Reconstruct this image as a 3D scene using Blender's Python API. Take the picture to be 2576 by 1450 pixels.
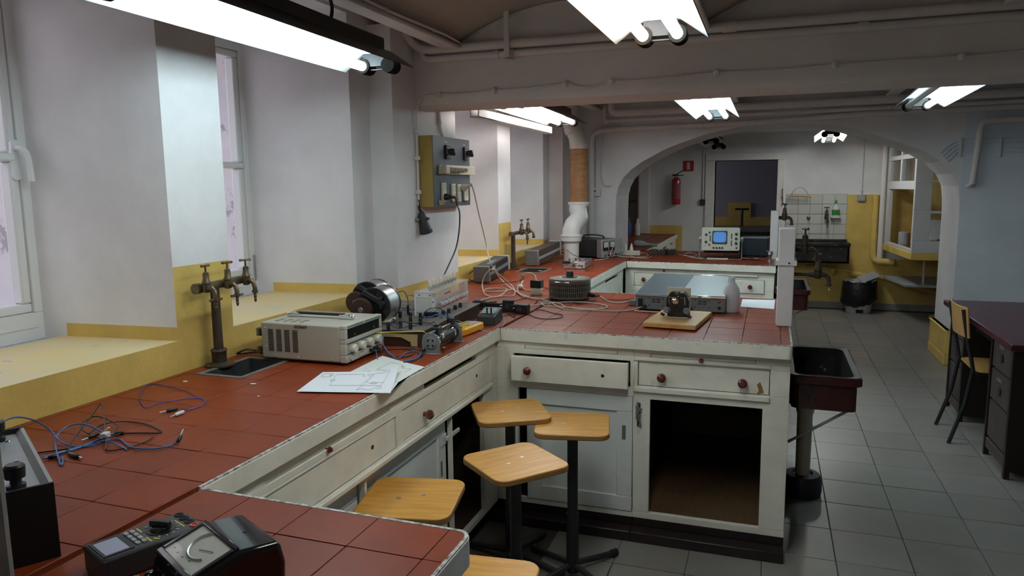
import bpy, bmesh, math, random
from mathutils import Matrix, Vector, Euler
random.seed(7)
C = bpy.context.scene.collection
for o in list(bpy.data.objects): bpy.data.objects.remove(o)
R = math.radians
# ---------------------------------------------------------------- camera, world, exposure
YAW, PIT, ROLL, FPX, ZC = R(-19.476), R(-7.877), R(-.660), 1832., 1.53
_f = Vector((math.sin(YAW)*math.cos(PIT), math.cos(YAW)*math.cos(PIT), math.sin(PIT)))
_r = Vector((math.cos(YAW), -math.sin(YAW), 0)); _u = _r.cross(_f)
CR = math.cos(ROLL)*_r + math.sin(ROLL)*_u
CU = -math.sin(ROLL)*_r + math.cos(ROLL)*_u
cam = bpy.data.cameras.new('camera'); cob = bpy.data.objects.new('camera', cam); C.objects.link(cob)
cam.sensor_width = 36; cam.sensor_fit = 'HORIZONTAL'; cam.lens = FPX/2576*36; cam.clip_start = .05; cam.clip_end = 60
cob.matrix_world = Matrix((( CR.x, CU.x, -_f.x, 0), (CR.y, CU.y, -_f.y, 0), (CR.z, CU.z, -_f.z, ZC), (0, 0, 0, 1)))
S = bpy.context.scene; S.camera = cob
S.view_settings.view_transform = 'Standard'; S.view_settings.look = 'None'
S.view_settings.exposure = 0.0; S.view_settings.gamma = 1; S.view_settings.use_curve_mapping = False
S.cycles.use_denoising = True; S.cycles.max_bounces = 8; S.cycles.diffuse_bounces = 5
S.cycles.glossy_bounces = 4; S.cycles.transmission_bounces = 6; S.cycles.transparent_max_bounces = 8
S.cycles.sample_clamp_indirect = 6; S.cycles.caustics_reflective = False; S.cycles.caustics_refractive = False
W = bpy.data.worlds.new('overcast'); S.world = W; W.use_nodes = True
W.node_tree.nodes['Background'].inputs[0].default_value = (.80, .78, .83, 1)
W.node_tree.nodes['Background'].inputs[1].default_value = 2.7
TUBE = 27.0                                   # luminance of a lit fluorescent tube
COOL, WARM, NEUT = (.74, .95, 1.0), (1.0, .83, .70), (1.0, .93, .88)
# ---------------------------------------------------------------- measuring the room (pixel + known plane -> point)
def ray(x, y):
    a, b = (x-1288)/FPX, (y-725)/FPX
    return CR*a - CU*b + _f
O = Vector((0, 0, ZC))
def onz(x, y, z=.9): d = ray(x, y); return O + d*((z-ZC)/d.z)
def onx(x, y, X): d = ray(x, y); return O + d*(X/d.x)
def ony(x, y, Y): d = ray(x, y); return O + d*(Y/d.y)
def seen(p, mx=40):
    q = Vector(p)-O; d = q.dot(_f)
    if d < .05: return False
    x, y = 1288+FPX*q.dot(CR)/d, 725-FPX*q.dot(CU)/d
    return -mx < x < 2576+mx and -mx < y < 1450+mx
# ---------------------------------------------------------------- mesh builder
class MB:
    def __init__(s): s.v = []; s.f = []; s.m = []
    def add(s, vs, fs, m=0):
        b = len(s.v); s.v += [tuple(v) for v in vs]
        for i, f in enumerate(fs): s.f.append(tuple(b+k for k in f)); s.m.append(m[i] if isinstance(m, (list, tuple)) else m)
        return s
    def box(s, a, b, m=0):          # m: one slot, or six (-x +x -y +y -z +z)
        x0, y0, z0 = a; x1, y1, z1 = b
        vs = [(x0,y0,z0),(x1,y0,z0),(x1,y1,z0),(x0,y1,z0),(x0,y0,z1),(x1,y0,z1),(x1,y1,z1),(x0,y1,z1)]
        return s.add(vs, [(0,4,7,3),(1,2,6,5),(0,1,5,4),(3,7,6,2),(0,3,2,1),(4,5,6,7)], m)
    def obox(s, c, sz, rot=(0,0,0), m=0):
        M = Matrix.Translation(c) @ Euler(rot).to_matrix().to_4x4(); h = Vector(sz)/2; t = MB().box(-h, h)
        return s.add([M @ Vector(v) for v in t.v], t.f, m)
    def xf(s, M): s.v = [tuple(M @ Vector(v)) for v in s.v]; return s
    def join(s, o, M=None, m=None):
        return s.add([M @ Vector(v) for v in o.v] if M else o.v, o.f, o.m if m is None else m)
    def ring(s, c, ax, r, n, ref=None):
        ax = Vector(ax).normalized(); u = ref or (Vector((0,0,1)) if abs(ax.z) < .9 else Vector((1,0,0)))
        u = (u - ax*u.dot(ax)).normalized(); w = ax.cross(u)
        return [Vector(c)+r*(math.cos(2*math.pi*k/n)*u+math.sin(2*math.pi*k/n)*w) for k in range(n)], u
    def loft(s, rings, m=0, caps=True):
        n = len(rings[0]); vs = [v for r in rings for v in r]; fs = []
        for i in range(len(rings)-1):
            for k in range(n): fs.append((i*n+k, i*n+(k+1)%n, (i+1)*n+(k+1)%n, (i+1)*n+k))
        if caps: fs.append(tuple(range(n-1,-1,-1))); fs.append(tuple((len(rings)-1)*n+k for k in range(n)))
        return s.add(vs, fs, m)
    def cyl(s, p, q, r, r2=None, n=16, m=0):
        ax = Vector(q)-Vector(p); a, u = s.ring(p, ax, r, n); b, _ = s.ring(q, ax, r if r2 is None else r2, n)
        return s.loft([a, b], m)
    def lathe(s, prof, o=(0,0,0), ax=(0,0,1), n=20, m=0):     # prof: (radius, height along ax)
        ax = Vector(ax).normalized(); rs = []
        for r, h in prof: rs.append(s.ring(Vector(o)+ax*h, ax, max(r, 1e-4), n)[0])
        return s.loft(rs, m)
    def tube(s, pts, r, n=8, m=0):
        pts = [Vector(p) for p in pts]; rs = []; u = None
        for i, p in enumerate(pts):
            t = (pts[min(i+1, len(pts)-1)]-pts[max(i-1, 0)]).normalized()
            rr = r[i] if isinstance(r, (list, tuple)) else r
            a, u = s.ring(p, t, rr, n, u); rs.append(a)
        return s.loft(rs, m)
    def prism(s, poly, a, b, axis=2, m=0, side=None):
        def P(u, v, h): return {2: (u, v, h), 1: (u, h, v), 0: (h, u, v)}[axis]
        n = len(poly); vs = [P(u, v, a) for u, v in poly]+[P(u, v, b) for u, v in poly]
        fs = [tuple(range(n-1,-1,-1)), tuple(range(n, 2*n))]+[(k, (k+1)%n, n+(k+1)%n, n+k) for k in range(n)]
        return s.add(vs, fs, m if side is None else [m, m]+(list(side) if isinstance(side, (list, tuple)) else [side]*n))
    def sphere(s, c, r, n=12, k=8, sz=(1,1,1), m=0):
        rs = []
        for i in range(k+1):
            a = math.pi*i/k; rr = max(r*math.sin(a), 1e-4)
            rs.append([Vector(c)+Vector((sz[0]*rr*math.cos(2*math.pi*j/n), sz[1]*rr*math.sin(2*math.pi*j/n), -sz[2]*r*math.cos(a))) for j in range(n)])
        return s.loft(rs, m)
    def plate(s, u0, u1, w0, w1, holes, a, b, axis=1, m=0):    # a rectangular plate with rectangular holes, as boxes
        ws = sorted({w0, w1, *[min(max(h[k], w0), w1) for h in holes for k in (2, 3)]})
        for i in range(len(ws)-1):
            c = (ws[i]+ws[i+1])/2; cuts = sorted([(max(h[0], u0), min(h[1], u1)) for h in holes if h[2] < c < h[3]]); x = u0
            for p, q in cuts+[(u1, u1)]:
                if p > x+1e-6:
                    lo, hi = (x, a, ws[i]), (p, b, ws[i+1])
                    if axis == 2: lo, hi = (x, ws[i], a), (p, ws[i+1], b)
                    if axis == 0: lo, hi = (a, x, ws[i]), (b, p, ws[i+1])
                    s.box(lo, hi, m)
                x = max(x, q)
        return s
def spline(pts, k=8):
    P = [Vector(p) for p in pts]; P = [P[0]*2-P[1]]+P+[P[-1]*2-P[-2]]; out = []
    for i in range(1, len(P)-2):
        for j in range(k):
            t = j/k; a, b, c, d = P[i-1], P[i], P[i+1], P[i+2]
            out.append(.5*((2*b)+(c-a)*t+(2*a-5*b+4*c-d)*t*t+(3*b-a-3*c+d)*t**3))
    return out+[P[-2]]
def rrect(w, h, r, n=4, cx=0, cy=0):
    o = []
    for sx, sy, a0 in ((1,1,0), (-1,1,90), (-1,-1,180), (1,-1,270)):
        for k in range(n+1):
            a = R(a0+90*k/n); o.append((cx+sx*(w/2-r)+r*math.cos(a), cy+sy*(h/2-r)+r*math.sin(a)))
    return o
# ---------------------------------------------------------------- objects
def link_mesh(name, mb, mats, bevel=0, segs=2, smooth=35):
    me = bpy.data.meshes.new(name); me.from_pydata(mb.v, [], mb.f); me.update()
    for m in (mats if isinstance(mats, (list, tuple)) else [mats]): me.materials.append(m)
    for p, k in zip(me.polygons, mb.m): p.material_index = k
    if smooth:
        me.polygons.foreach_set('use_smooth', [True]*len(me.polygons)); me.set_sharp_from_angle(angle=R(smooth))
    o = bpy.data.objects.new(name, me); C.objects.link(o)
    if bevel:
        b = o.modifiers.new('edge', 'BEVEL'); b.width = bevel; b.segments = segs; b.limit_method = 'ANGLE'; b.angle_limit = R(40)
    return o
def wm(o):
    M = Matrix.LocRotScale(o.location, o.rotation_euler, o.scale)
    return wm(o.parent) @ M if o.parent else M
def thing(name, label, cat, loc=(0,0,0), rotz=0, group=None, rot=None):
    o = bpy.data.objects.new(name, None); C.objects.link(o); o.empty_display_size = .05
    o.location = loc; o.rotation_euler = rot or (0, 0, rotz); o['label'] = label; o['category'] = cat
    if group: o['group'] = group
    return o
def obj(name, mb, mats, parent=None, bevel=0, world=False, label=None, segs=2, smooth=35):
    if world and parent: mb = MB().join(mb, wm(parent).inverted())
    o = link_mesh(name, mb, mats, bevel, segs, smooth); o.parent = parent
    if label: o['label'] = label
    return o
def single(name, label, cat, mb, mats, group=None, bevel=0, loc=None, rotz=0):
    if loc is not None: mb = mb
    o = link_mesh(name, mb, mats, bevel); o['label'] = label; o['category'] = cat
    if group: o['group'] = group
    if loc is not None: o.location = loc; o.rotation_euler = (0, 0, rotz)
    return o
def struct(name, mb, mats, parent=None, bevel=0, smooth=35):
    o = link_mesh(name, mb, mats, bevel, 2, smooth); o.parent = parent
    if not parent: o['kind'] = 'structure'
    return o
def wire(name, label, pts, r, mat, group=None, k=8, n=6, cat='wire'):
    P = spline(pts, k); c = Vector((P[0].x, P[0].y, P[0].z))
    mb = MB().tube([p-c for p in P], r*.8, n); o = link_mesh(name, mb, mat, 0, 2, 60); o.location = c
    o['label'] = label; o['category'] = cat
    if group: o['group'] = group
    return o
def text(body, size, mat, parent, M, name='lettering', ext=.0004, align='CENTER'):
    cu = bpy.data.curves.new(name, 'FONT'); cu.body = body; cu.size = size; cu.extrude = ext; cu.align_x = align; cu.align_y = 'CENTER'
    tmp = bpy.data.objects.new(name, cu); C.objects.link(tmp); bpy.context.view_layer.update()
    me = bpy.data.meshes.new_from_object(tmp.evaluated_get(bpy.context.evaluated_depsgraph_get())); bpy.data.objects.remove(tmp)
    me.materials.clear(); me.materials.append(mat); o = bpy.data.objects.new(name, me); C.objects.link(o); o.parent = parent
    o.matrix_local = M; return o
def face(loc, right, up):            # placement for lettering: text x along right, y along up
    r, u = Vector(right).normalized(), Vector(up).normalized(); n = r.cross(u)
    return Matrix(((r.x,u.x,n.x,loc[0]), (r.y,u.y,n.y,loc[1]), (r.z,u.z,n.z,loc[2]), (0,0,0,1)))
def dup(root, loc, rotz, label=None, group=None):
    def cp(o, par):
        c = o.copy(); C.objects.link(c); c.parent = par
        for ch in o.children: cp(ch, c)
        return c
    kids = list(root.children); r = root.copy(); C.objects.link(r); r.location = loc; r.rotation_euler = (0, 0, rotz)
    for ch in kids: cp(ch, r)
    if label: r['label'] = label
    if group: r['group'] = group
    return r
# ---------------------------------------------------------------- materials
def mat(name, col, rough=.5, metal=0, var=0, scale=8, bump=0, bscale=None, col2=None, spec=.5, rand=0, stain=None, stain_at=.62, detail=5, emit=None, trans=0, coat=0, ior=1.45, stretch=None, alpha=1):
    m = bpy.data.materials.new(name); m.use_nodes = True; N = m.node_tree.nodes; L = m.node_tree.links; b = N['Principled BSDF']
    def sock(k, v): b.inputs[k].default_value = v
    sock('Base Color', (*col, 1)); sock('Roughness', rough); sock('Metallic', metal); sock('Specular IOR Level', spec); sock('IOR', ior)
    sock('Transmission Weight', trans); sock('Coat Weight', coat); sock('Alpha', alpha)
    if emit: sock('Emission Color', (*emit[0], 1)); sock('Emission Strength', emit[1])
    if not (var or bump or rand or stain): return m
    tc = N.new('ShaderNodeTexCoord'); vec = tc.outputs['Object']
    if stretch:
        mp = N.new('ShaderNodeMapping'); mp.inputs['Scale'].default_value = stretch; L.new(vec, mp.inputs['Vector']); vec = mp.outputs[0]
    def noise(sc, d=detail, r=.6):
        n = N.new('ShaderNodeTexNoise'); n.inputs['Scale'].default_value = sc; n.inputs['Detail'].default_value = d; n.inputs['Roughness'].default_value = r
        L.new(vec, n.inputs['Vector']); return n.outputs['Fac']
    cur = None
    def mix(fac, a, c2):
        x = N.new('ShaderNodeMix'); x.data_type = 'RGBA'; L.new(fac, x.inputs[0])
        if a is None: x.inputs[6].default_value = (*col, 1)
        else: L.new(a, x.inputs[6])
        x.inputs[7].default_value = (*c2, 1); return x.outputs[2]
    def ramp(f, lo, hi):
        r = N.new('ShaderNodeMapRange'); L.new(f, r.inputs[0]); r.inputs[1].default_value = lo; r.inputs[2].default_value = hi; return r.outputs[0]
    if var:
        c2 = col2 or tuple(c*(1-var) for c in col); cur = mix(ramp(noise(scale), .35, .68), cur, c2)
    if stain: cur = mix(ramp(noise(scale*1.7+3, 6, .7), stain_at, stain_at+.03), cur, stain)
    if rand:
        oi = N.new('ShaderNodeObjectInfo'); h = N.new('ShaderNodeHueSaturation')
        mr = N.new('ShaderNodeMapRange'); L.new(oi.outputs['Random'], mr.inputs[0]); mr.inputs[3].default_value = 1-rand; mr.inputs[4].default_value = 1+rand
        L.new(mr.outputs[0], h.inputs['Value'])
        if cur is None: h.inputs['Color'].default_value = (*col, 1)
        else: L.new(cur, h.inputs['Color'])
        cur = h.outputs[0]
    if cur: L.new(cur, b.inputs['Base Color'])
    if bump:
        bp = N.new('ShaderNodeBump'); bp.inputs['Strength'].default_value = bump; bp.inputs['Distance'].default_value = .01
        L.new(noise(bscale or scale*4), bp.inputs['Height']); L.new(bp.outputs[0], b.inputs['Normal'])
    return m
M = dict(
 plaster = mat('white plaster', (.80,.79,.80), .75, var=.16, scale=2.2, bump=.25, bscale=14, stain=(.70,.67,.65), stain_at=.70),
 plaster2 = mat('grey plaster', (.68,.72,.78), .75, var=.16, scale=2.5, bump=.25, bscale=14, stain=(.36,.38,.38), stain_at=.70),
 ceil = mat('ceiling paint', (.62,.56,.51), .85, var=.25, scale=2, bump=.3, bscale=10),
 beamp = mat('beam paint', (.78,.74,.71), .7, var=.12, scale=3, bump=.15, bscale=12),
 yellow = mat('yellow dado paint', (.68,.47,.125), .6, var=.22, scale=5, bump=.35, bscale=26, stain=(.52,.34,.08), stain_at=.70),
 sill = mat('cream sill paint', (.74,.57,.26), .5, var=.3, scale=4, col2=(.68,.57,.36), bump=.15, stain=(.72,.70,.74), stain_at=.70),
 sillw = mat('bare sill plaster', (.62,.63,.68), .7, var=.25, scale=14, bump=.3),
 upvc = mat('white window plastic', (.80,.81,.82), .3),
 gasket = mat('dark gasket', (.12,.13,.17), .6),
 outside = mat('outside plaster', (.80,.745,.775), .9, var=.25, scale=2.6, col2=(.64,.60,.64), stain=(.42,.39,.44), stain_at=.60),
 ftile = mat('floor tile', (.225,.21,.195), .34, var=.12, scale=5, rand=.09),
 grout = mat('floor grout', (.07,.062,.055), .9, var=.2, scale=30),
 btile = mat('red bench tile', (.225,.036,.009), .40, var=.22, scale=7, rand=.06, bump=.02, bscale=30, spec=.28),
 bgrout = mat('bench grout', (.13,.036,.018), .9),
 white = mat('chipped white paint', (.80,.775,.68), .42, var=.14, scale=9, bump=.12, bscale=30, stain=(.60,.60,.55), stain_at=.63),
 whited = mat('door grey white paint', (.72,.73,.70), .42, var=.12, scale=7, bump=.08, bscale=30),
 chip = mat('chipped edge', (.70,.68,.64), .5, var=.95, scale=60, detail=3),
 edge = mat('dark edge strip', (.05,.048,.05), .4, var=.3, scale=50),
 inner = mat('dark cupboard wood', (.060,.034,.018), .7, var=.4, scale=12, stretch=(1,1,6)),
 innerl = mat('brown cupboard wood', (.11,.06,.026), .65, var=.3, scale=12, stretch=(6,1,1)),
 skirt = mat('dark plinth paint', (.020,.011,.012), .35, var=.2, scale=12),
 knob = mat('red brown knob', (.115,.022,.014), .12, coat=.5),
 hole = mat('hole', (.012,.010,.009), .8),
 birch = mat('varnished plywood', (.60,.30,.060), .34, var=.30, scale=5, col2=(.44,.20,.035), stretch=(1.2,9,1), bump=.015, spec=.35, coat=.08),
 plye = mat('plywood edge', (.30,.155,.045), .45, var=.4, scale=70, stretch=(.2,.2,3)),
 black = mat('black plastic', (.012,.012,.013), .38),
 blackg = mat('black bakelite', (.009,.009,.010), .13, coat=.3),
 blackm = mat('black matt metal', (.016,.016,.018), .45, var=.2, scale=20),
 char = mat('charcoal plastic', (.035,.036,.038), .45),
 steel = mat('steel', (.55,.56,.57), .38, 1, var=.2, scale=20),
 chrome = mat('chrome', (.8,.82,.85), .08, 1),
 alu = mat('aluminium', (.62,.62,.62), .32, .9, var=.12, scale=30),
 greym = mat('grey hammer paint', (.17,.18,.185), .4, var=.15, scale=40),
 bluegrey = mat('blue grey paint', (.032,.048,.060), .58, var=.3, scale=14, stretch=(1,6,1)),
 greyl = mat('light grey paint', (.33,.34,.35), .45, var=.1, scale=20),
 brass = mat('tarnished brass', (.175,.130,.075), .36, .65, var=.5, scale=22, bump=.15),
 rustp = mat('worn brown pipe', (.068,.046,.030), .55, .2, var=.5, scale=16, stain=(.33,.28,.22), stain_at=.70, bump=.25),
 lead = mat('lead sink lining', (.05,.052,.052), .5, .1, var=.5, scale=12, stain=(.28,.29,.29), stain_at=.66),
 beige = mat('beige case', (.44,.415,.355), .42, var=.05, scale=20),
 beiged = mat('beige case side', (.40,.36,.29), .45, var=.08, scale=8),
 olive = mat('olive panel', (.30,.33,.235), .45),
 navy = mat('navy stripe', (.03,.055,.11), .4),
 teal = mat('teal label', (.15,.26,.24), .5, var=.4, scale=90),
 disp = mat('dark display', (.006,.006,.008), .35, spec=.2),
 paper = mat('paper', (.78,.80,.84), .6, var=.04, scale=6),
 paper2 = mat('cream paper', (.72,.74,.70), .6, var=.05, scale=6),
 ink = mat('pencil line', (.30,.31,.34), .7),
 inkd = mat('black ink', (.02,.02,.02), .6),
 red = mat('red plastic', (.42,.025,.02), .3),
 redp = mat('red extinguisher paint', (.33,.012,.016), .25, coat=.3),
 green = mat('green plastic', (.02,.22,.07), .3),
 wblue = mat('blue wire', (.045,.155,.42), .35),
 wpurp = mat('violet blue wire', (.055,.05,.33), .35),
 wblk = mat('black wire', (.014,.014,.016), .4),
 wwht = mat('white cable', (.58,.54,.45), .42),
 wyel = mat('yellow wire', (.55,.48,.03), .4),
 wred = mat('red wire', (.50,.03,.03), .35),
 yel = mat('yellow plastic', (.72,.33,.012), .35),
 wood = mat('dark stained wood', (.050,.027,.017), .42, var=.3, scale=9, stretch=(1,5,1)),
 boardt = mat('grey worn board top', (.13,.115,.105), .5, var=.3, scale=14),
 veneer = mat('light veneer', (.44,.32,.16), .5, var=.15, scale=20),
 pine = mat('pine board', (.50,.30,.105), .42, var=.25, scale=9, stretch=(1.2,7,1), col2=(.36,.19,.055)),
 walnut = mat('walnut print', (.075,.040,.024), .45, var=.45, scale=22, stretch=(1,.25,5)),
 cream = mat('cream plastic', (.50,.46,.36), .4),
 creaml = mat('ivory socket', (.60,.57,.47), .35),
 boxy = mat('mustard box side', (.42,.30,.075), .5, var=.1, scale=20),
 boxg = mat('slate box front', (.085,.095,.115), .38, var=.15, scale=24),
 pipe = mat('white painted pipe', (.76,.72,.69), .45, var=.08, scale=12),
 pvc = mat('white pvc', (.68,.68,.66), .3),
 brownw = mat('brown pipe wrap', (.34,.165,.062), .5, var=.35, scale=9, stretch=(1,1,4), bump=.2, bscale=60),
 duct = mat('cream duct', (.56,.51,.46), .45, var=.05, scale=10),
 ceramic = mat('oxblood ceramic', (.050,.010,.010), .16, coat=.4, var=.3, scale=14),
 ceramicw = mat('worn sink glaze', (.030,.027,.027), .45, spec=.3, var=.6, scale=16, stain=(.20,.20,.21), stain_at=.64),
 desktop = mat('plum desk linoleum', (.060,.012,.022), .3, var=.2, scale=5),
 deskw = mat('dark desk oak', (.062,.046,.038), .5, var=.3, scale=10, stretch=(1,1,.3)),
 deskd = mat('almost black desk side', (.012,.007,.005), .5),
 chairw = mat('chair plywood', (.42,.24,.085), .35, var=.2, scale=7),
 wtile = mat('white wall tile', (.58,.57,.53), .2, rand=.05, coat=.2),
 wgrout = mat('wall grout', (.32,.30,.28), .9),
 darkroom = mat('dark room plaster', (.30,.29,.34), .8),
 bag = mat('black bin bag', (.008,.008,.010), .28, bump=.8, bscale=22, scale=8, var=.1),
 bin = mat('white bin plastic', (.55,.56,.55), .4),
 soap = mat('green soap label', (.05,.33,.05), .4, var=.7, scale=40),
 bottle = mat('frosted bottle plastic', (.80,.81,.88), .42, trans=.25, ior=1.3),
 clear = mat('clear acrylic', (.86,.86,.84), .06, trans=.0, alpha=.32),
 bulb = mat('clear bulb glass', (.9,.9,.9), .03, trans=0, alpha=.35, spec=1),
 scope = mat('oscilloscope face', (.50,.51,.43), .42),
 crt = mat('blue screen', (.02,.10,.28), .2, emit=((.05,.28,.75), .42)),
 lcd = mat('grey blue lcd', (.34,.42,.50), .15, var=.35, scale=26, col2=(.42,.36,.55)),
 dial = mat('ivory dial', (.66,.64,.56), .5),
 fridge = mat('hood white paint', (.60,.61,.62), .4, var=.06, scale=9),
 holder = mat('matt lamp socket', (.014,.012,.010), .95, spec=.03),
 refl = mat('reflector enamel', (.66,.70,.71), .4),
 cork = mat('fibre board', (.15,.14,.125), .9, var=.2, scale=40),
 brownpanel = mat('brown panel', (.16,.105,.075), .6, var=.2, scale=6, stretch=(1,4,.5)),
 blueb = mat('blue bottle', (.03,.09,.24), .3),
)
def tubemat(n, col, st):
    m = mat(n, (.9,.9,.9), .3); b = m.node_tree.nodes['Principled BSDF']
    b.inputs['Emission Color'].default_value = (*col, 1); b.inputs['Emission Strength'].default_value = st; return m
T = dict(cool=tubemat('cool tube', COOL, TUBE), warm=tubemat('warm tube', WARM, TUBE), neut=tubemat('neutral tube', NEUT, TUBE), off=mat('unlit tube', (.62,.66,.68), .25))
def glassmat():
    m = bpy.data.materials.new('window glass'); m.use_nodes = True; N = m.node_tree.nodes; L = m.node_tree.links; N.clear()
    o = N.new('ShaderNodeOutputMaterial'); mx = N.new('ShaderNodeMixShader'); t = N.new('ShaderNodeBsdfTransparent'); g = N.new('ShaderNodeBsdfGlossy'); f = N.new('ShaderNodeMath'); f.operation = 'MULTIPLY_ADD'; lw = N.new('ShaderNodeLayerWeight'); pw = N.new('ShaderNodeMath'); pw.operation = 'POWER'; pw.inputs[1].default_value = 4; L.new(lw.outputs['Facing'], pw.inputs[0]); L.new(pw.outputs[0], f.inputs[0]); f.inputs[1].default_value = .5; f.inputs[2].default_value = .03
    t.inputs[0].default_value = (.93,.95,.96,1); g.inputs[1].default_value = .02
    L.new(f.outputs[0], mx.inputs[0]); L.new(t.outputs[0], mx.inputs[1]); L.new(g.outputs[0], mx.inputs[2]); L.new(mx.outputs[0], o.inputs[0]); return m
M['glass'] = glassmat()
# ================================================================= THE SETTING
XW, XO = -1.93, -2.95
PL, YE, SI, SW = 0, 1, 2, 3
wallmats = [M['plaster'], M['yellow'], M['sill'], M['sillw'], M['outside']]
w = MB(); sp = .05
def pier(y0, y1, dado=1.27, strip=1.06, front_to=None):
    poly = [(XW,y0),(XW,y1),(-2.4,y1+.041),(-2.5,y1+sp),(XO,y1+sp),(XO,y0-sp),(-2.5,y0-sp),(-2.4,y0-.041)]
    zs = sorted({0, strip, dado, 2.72})
    for a, b in zip(zs, zs[1:]):
        fr = YE if b <= dado+1e-6 else PL; si = YE if b <= strip+1e-6 else PL
        w.prism(poly, a, b, 2, PL, [fr, si, PL, 4, 4, 4, PL, si])
def plainwall(y0, y1, dado, x=XW):
    for a, b, m in ((0, dado, YE), (dado, 2.72, PL)): w.box((XO,y0,a), (x,y1,b), m)
RECESS = [(1.06,1.96), (2.24,3.14), (4.28,5.17), (5.45,6.33)]
plainwall(-3.2, .73, 1.06); pier(.78, 1.06); pier(1.96, 2.24); pier(3.14, 3.30, 1.045); plainwall(3.35, 4.05, 1.02); pier(4.10, 4.28); pier(5.17, 5.45, 1.26); pier(6.33, 6.47, 1.05)
plainwall(6.52, 6.85, 1.03); plainwall(7.5, 9.75, 1.01)
XS = XW
for y0, y1, d in ((3.24,3.37,1.045),(4.03,4.20,1.0),(6.40,6.60,1.045),(.68,.9,1.06)): plainwall(y0, y1, d, XW-.0006)
for y0, y1, zt in ((3.325, 4.10, 2.34), (6.52, 6.85, 2.34)):
    w.box((XW,y0,0), (-1.80,y1,1.018), [YE,YE,YE,YE,YE,PL]); w.box((XW-.1,y0,1.018), (-1.80,y1,zt), PL)
for i, (a, b) in enumerate(RECESS):
    w.box((XO,a-sp,0), (-2.42,b+sp,1.0), [PL,PL,PL,PL,PL,SW])
    w.prism([(-2.42,a-.043),(XW,a),(XW,b),(-2.42,b+.043)], .0, 1.012, 2, SI, [YE,YE,YE,YE])
    w.prism([(XO,a-sp),(-2.5,a-sp),(XW,a),(XW,b),(-2.5,b+sp),(XO,b+sp)], 2.36, 2.72, 2, PL)
wall_left = struct('wall_left', w, wallmats, smooth=0)
# painted patches and bare plaster flakes on the sills
fl = MB()
for i, (a, b) in enumerate(RECESS):
    for k in range(10 if i < 2 else 26):
        x, y = random.uniform(-2.36, -1.98), random.uniform(a+.05, b-.05); n = 7
        rx, ry = random.uniform(.006, .03)*(1 if i < 2 else 2.2), random.uniform(.004, .018)*(1 if i < 2 else 2)
        fl.prism([(x+rx*random.uniform(.5,1)*math.cos(2*math.pi*q/n), y+ry*random.uniform(.5,1)*math.sin(2*math.pi*q/n)) for q in range(n)], 1.0115, 1.0126, 2)
o = struct('paint_flake', fl, M['sillw'], wall_left); o['kind'] = 'stuff'
# windows
for n, (a, b) in enumerate(RECESS):
    y0, y1, z0, z1 = a-sp, b+sp, 1.0, 2.262; xf = -2.5
    y0, y1 = a-sp+.0, b-.045
    f = MB().plate(y0, y1, z0, z1, [(y0+.035, y1-.035, z0+.10, z1-.05)], xf-.07, xf, 0)
    f.box((xf-.0, y0+.02, z0+.045), (xf+.004, y1-.03, z0+.055))
    win = struct('window_%d' % (n+1), f, M['upvc'], bevel=.006)
    ca, cb, za, zb = y0+.035, y1-.035, z0+.10, z1-.05; zt = 1.66
    c = MB().plate(ca, cb, za, zb, [(ca+.034, cb-.034, za+.034, zt-.022), (ca+.034, cb-.034, zt+.010, zb-.034)], xf-.06, xf-.008, 0)
    c.box((xf-.03, ca+.02, zt-.020), (xf+.012, cb-.02, zt+.008))
    struct('casement', c, M['upvc'], win, bevel=.008)
    for za2, zb2 in ((za+.028, zt-.016), (zt+.004, zb-.028)):
        struct('gasket', MB().plate(ca+.026, cb-.026, za2-.004, zb2+.004, [(ca+.030, cb-.030, za2+.002, zb2-.002)], xf-.05, xf-.045, 0), M['gasket'], win)
        struct('pane', MB().box((xf-.050, ca+.028, za2), (xf-.046, cb-.028, zb2)), M['glass'], win)
    if n == 0:
        h = MB().prism(rrect(.030, .14, .014, 5, cb-.014, 1.645), xf-.012, xf+.004, 0)
        hp = [(xf, cb-.014, 1.685), (xf+.030, cb-.014, 1.685), (xf+.048, cb-.010, 1.672), (xf+.052, cb-.004, 1.64), (xf+.052, cb+.0, 1.57)]
        h.tube(spline(hp, 5), .0095, 8); struct('handle', h, M['upvc'], win)
    if n == 1: struct('hinge', MB().box((xf+.0, y1-.016, 1.07), (xf+.006, y1-.008, 1.20)), M['steel'], win)
struct('wall_outside', MB().box((-5.6,-2,-1), (-5.3,9,2.0)).box((-5.3,-2,-1), (-2.95,9,.2)), M['outside'])
# --- far cross wall with the flattened arch
ARC = [(-1.375,0),(-1.375,1.30),(-1.370,1.44),(-1.352,1.52),(-1.31,1.60),(-1.231,1.681),(-1.13,1.751),(-.93,1.855),(-.785,1.911),(-.594,1.972),(-.452,2.005),(-.266,2.035),(-.1,2.05),(.10,2.055),(.32,2.045),(.575,2.0),(.768,1.945),(.985,1.865),(1.16,1.79),(1.30,1.70),(1.395,1.60),(1.44,1.50),(1.455,1.38),(1.46,1.25),(1.46,0)]
aw = MB(); tb = 2.72
def strip(y, flip):
    for (xa, za), (xb, zb) in zip(ARC, ARC[1:]):
        if xb-xa > 1e-4: aw.add([(xa,y,za),(xb,y,zb),(xb,y,tb),(xa,y,tb)], [(0,1,2,3)], 0)
strip(6.85, 0); strip(7.5, 1)
aw.box((XO,6.85,0), (-1.375,7.5,tb), 0); aw.box((1.46,6.85,0), (4.7,7.5,tb), [0,0,1,0,0,0])
for (xa, za), (xb, zb) in zip(ARC[1:-1], ARC[2:-1]): aw.add([(xa,6.85,za),(xb,6.85,zb),(xb,7.5,zb),(xa,7.5,za)], [(0,1,2,3)], 0)
struct('wall_arch', aw, [M['plaster'], M['plaster2']], smooth=40)
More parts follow.
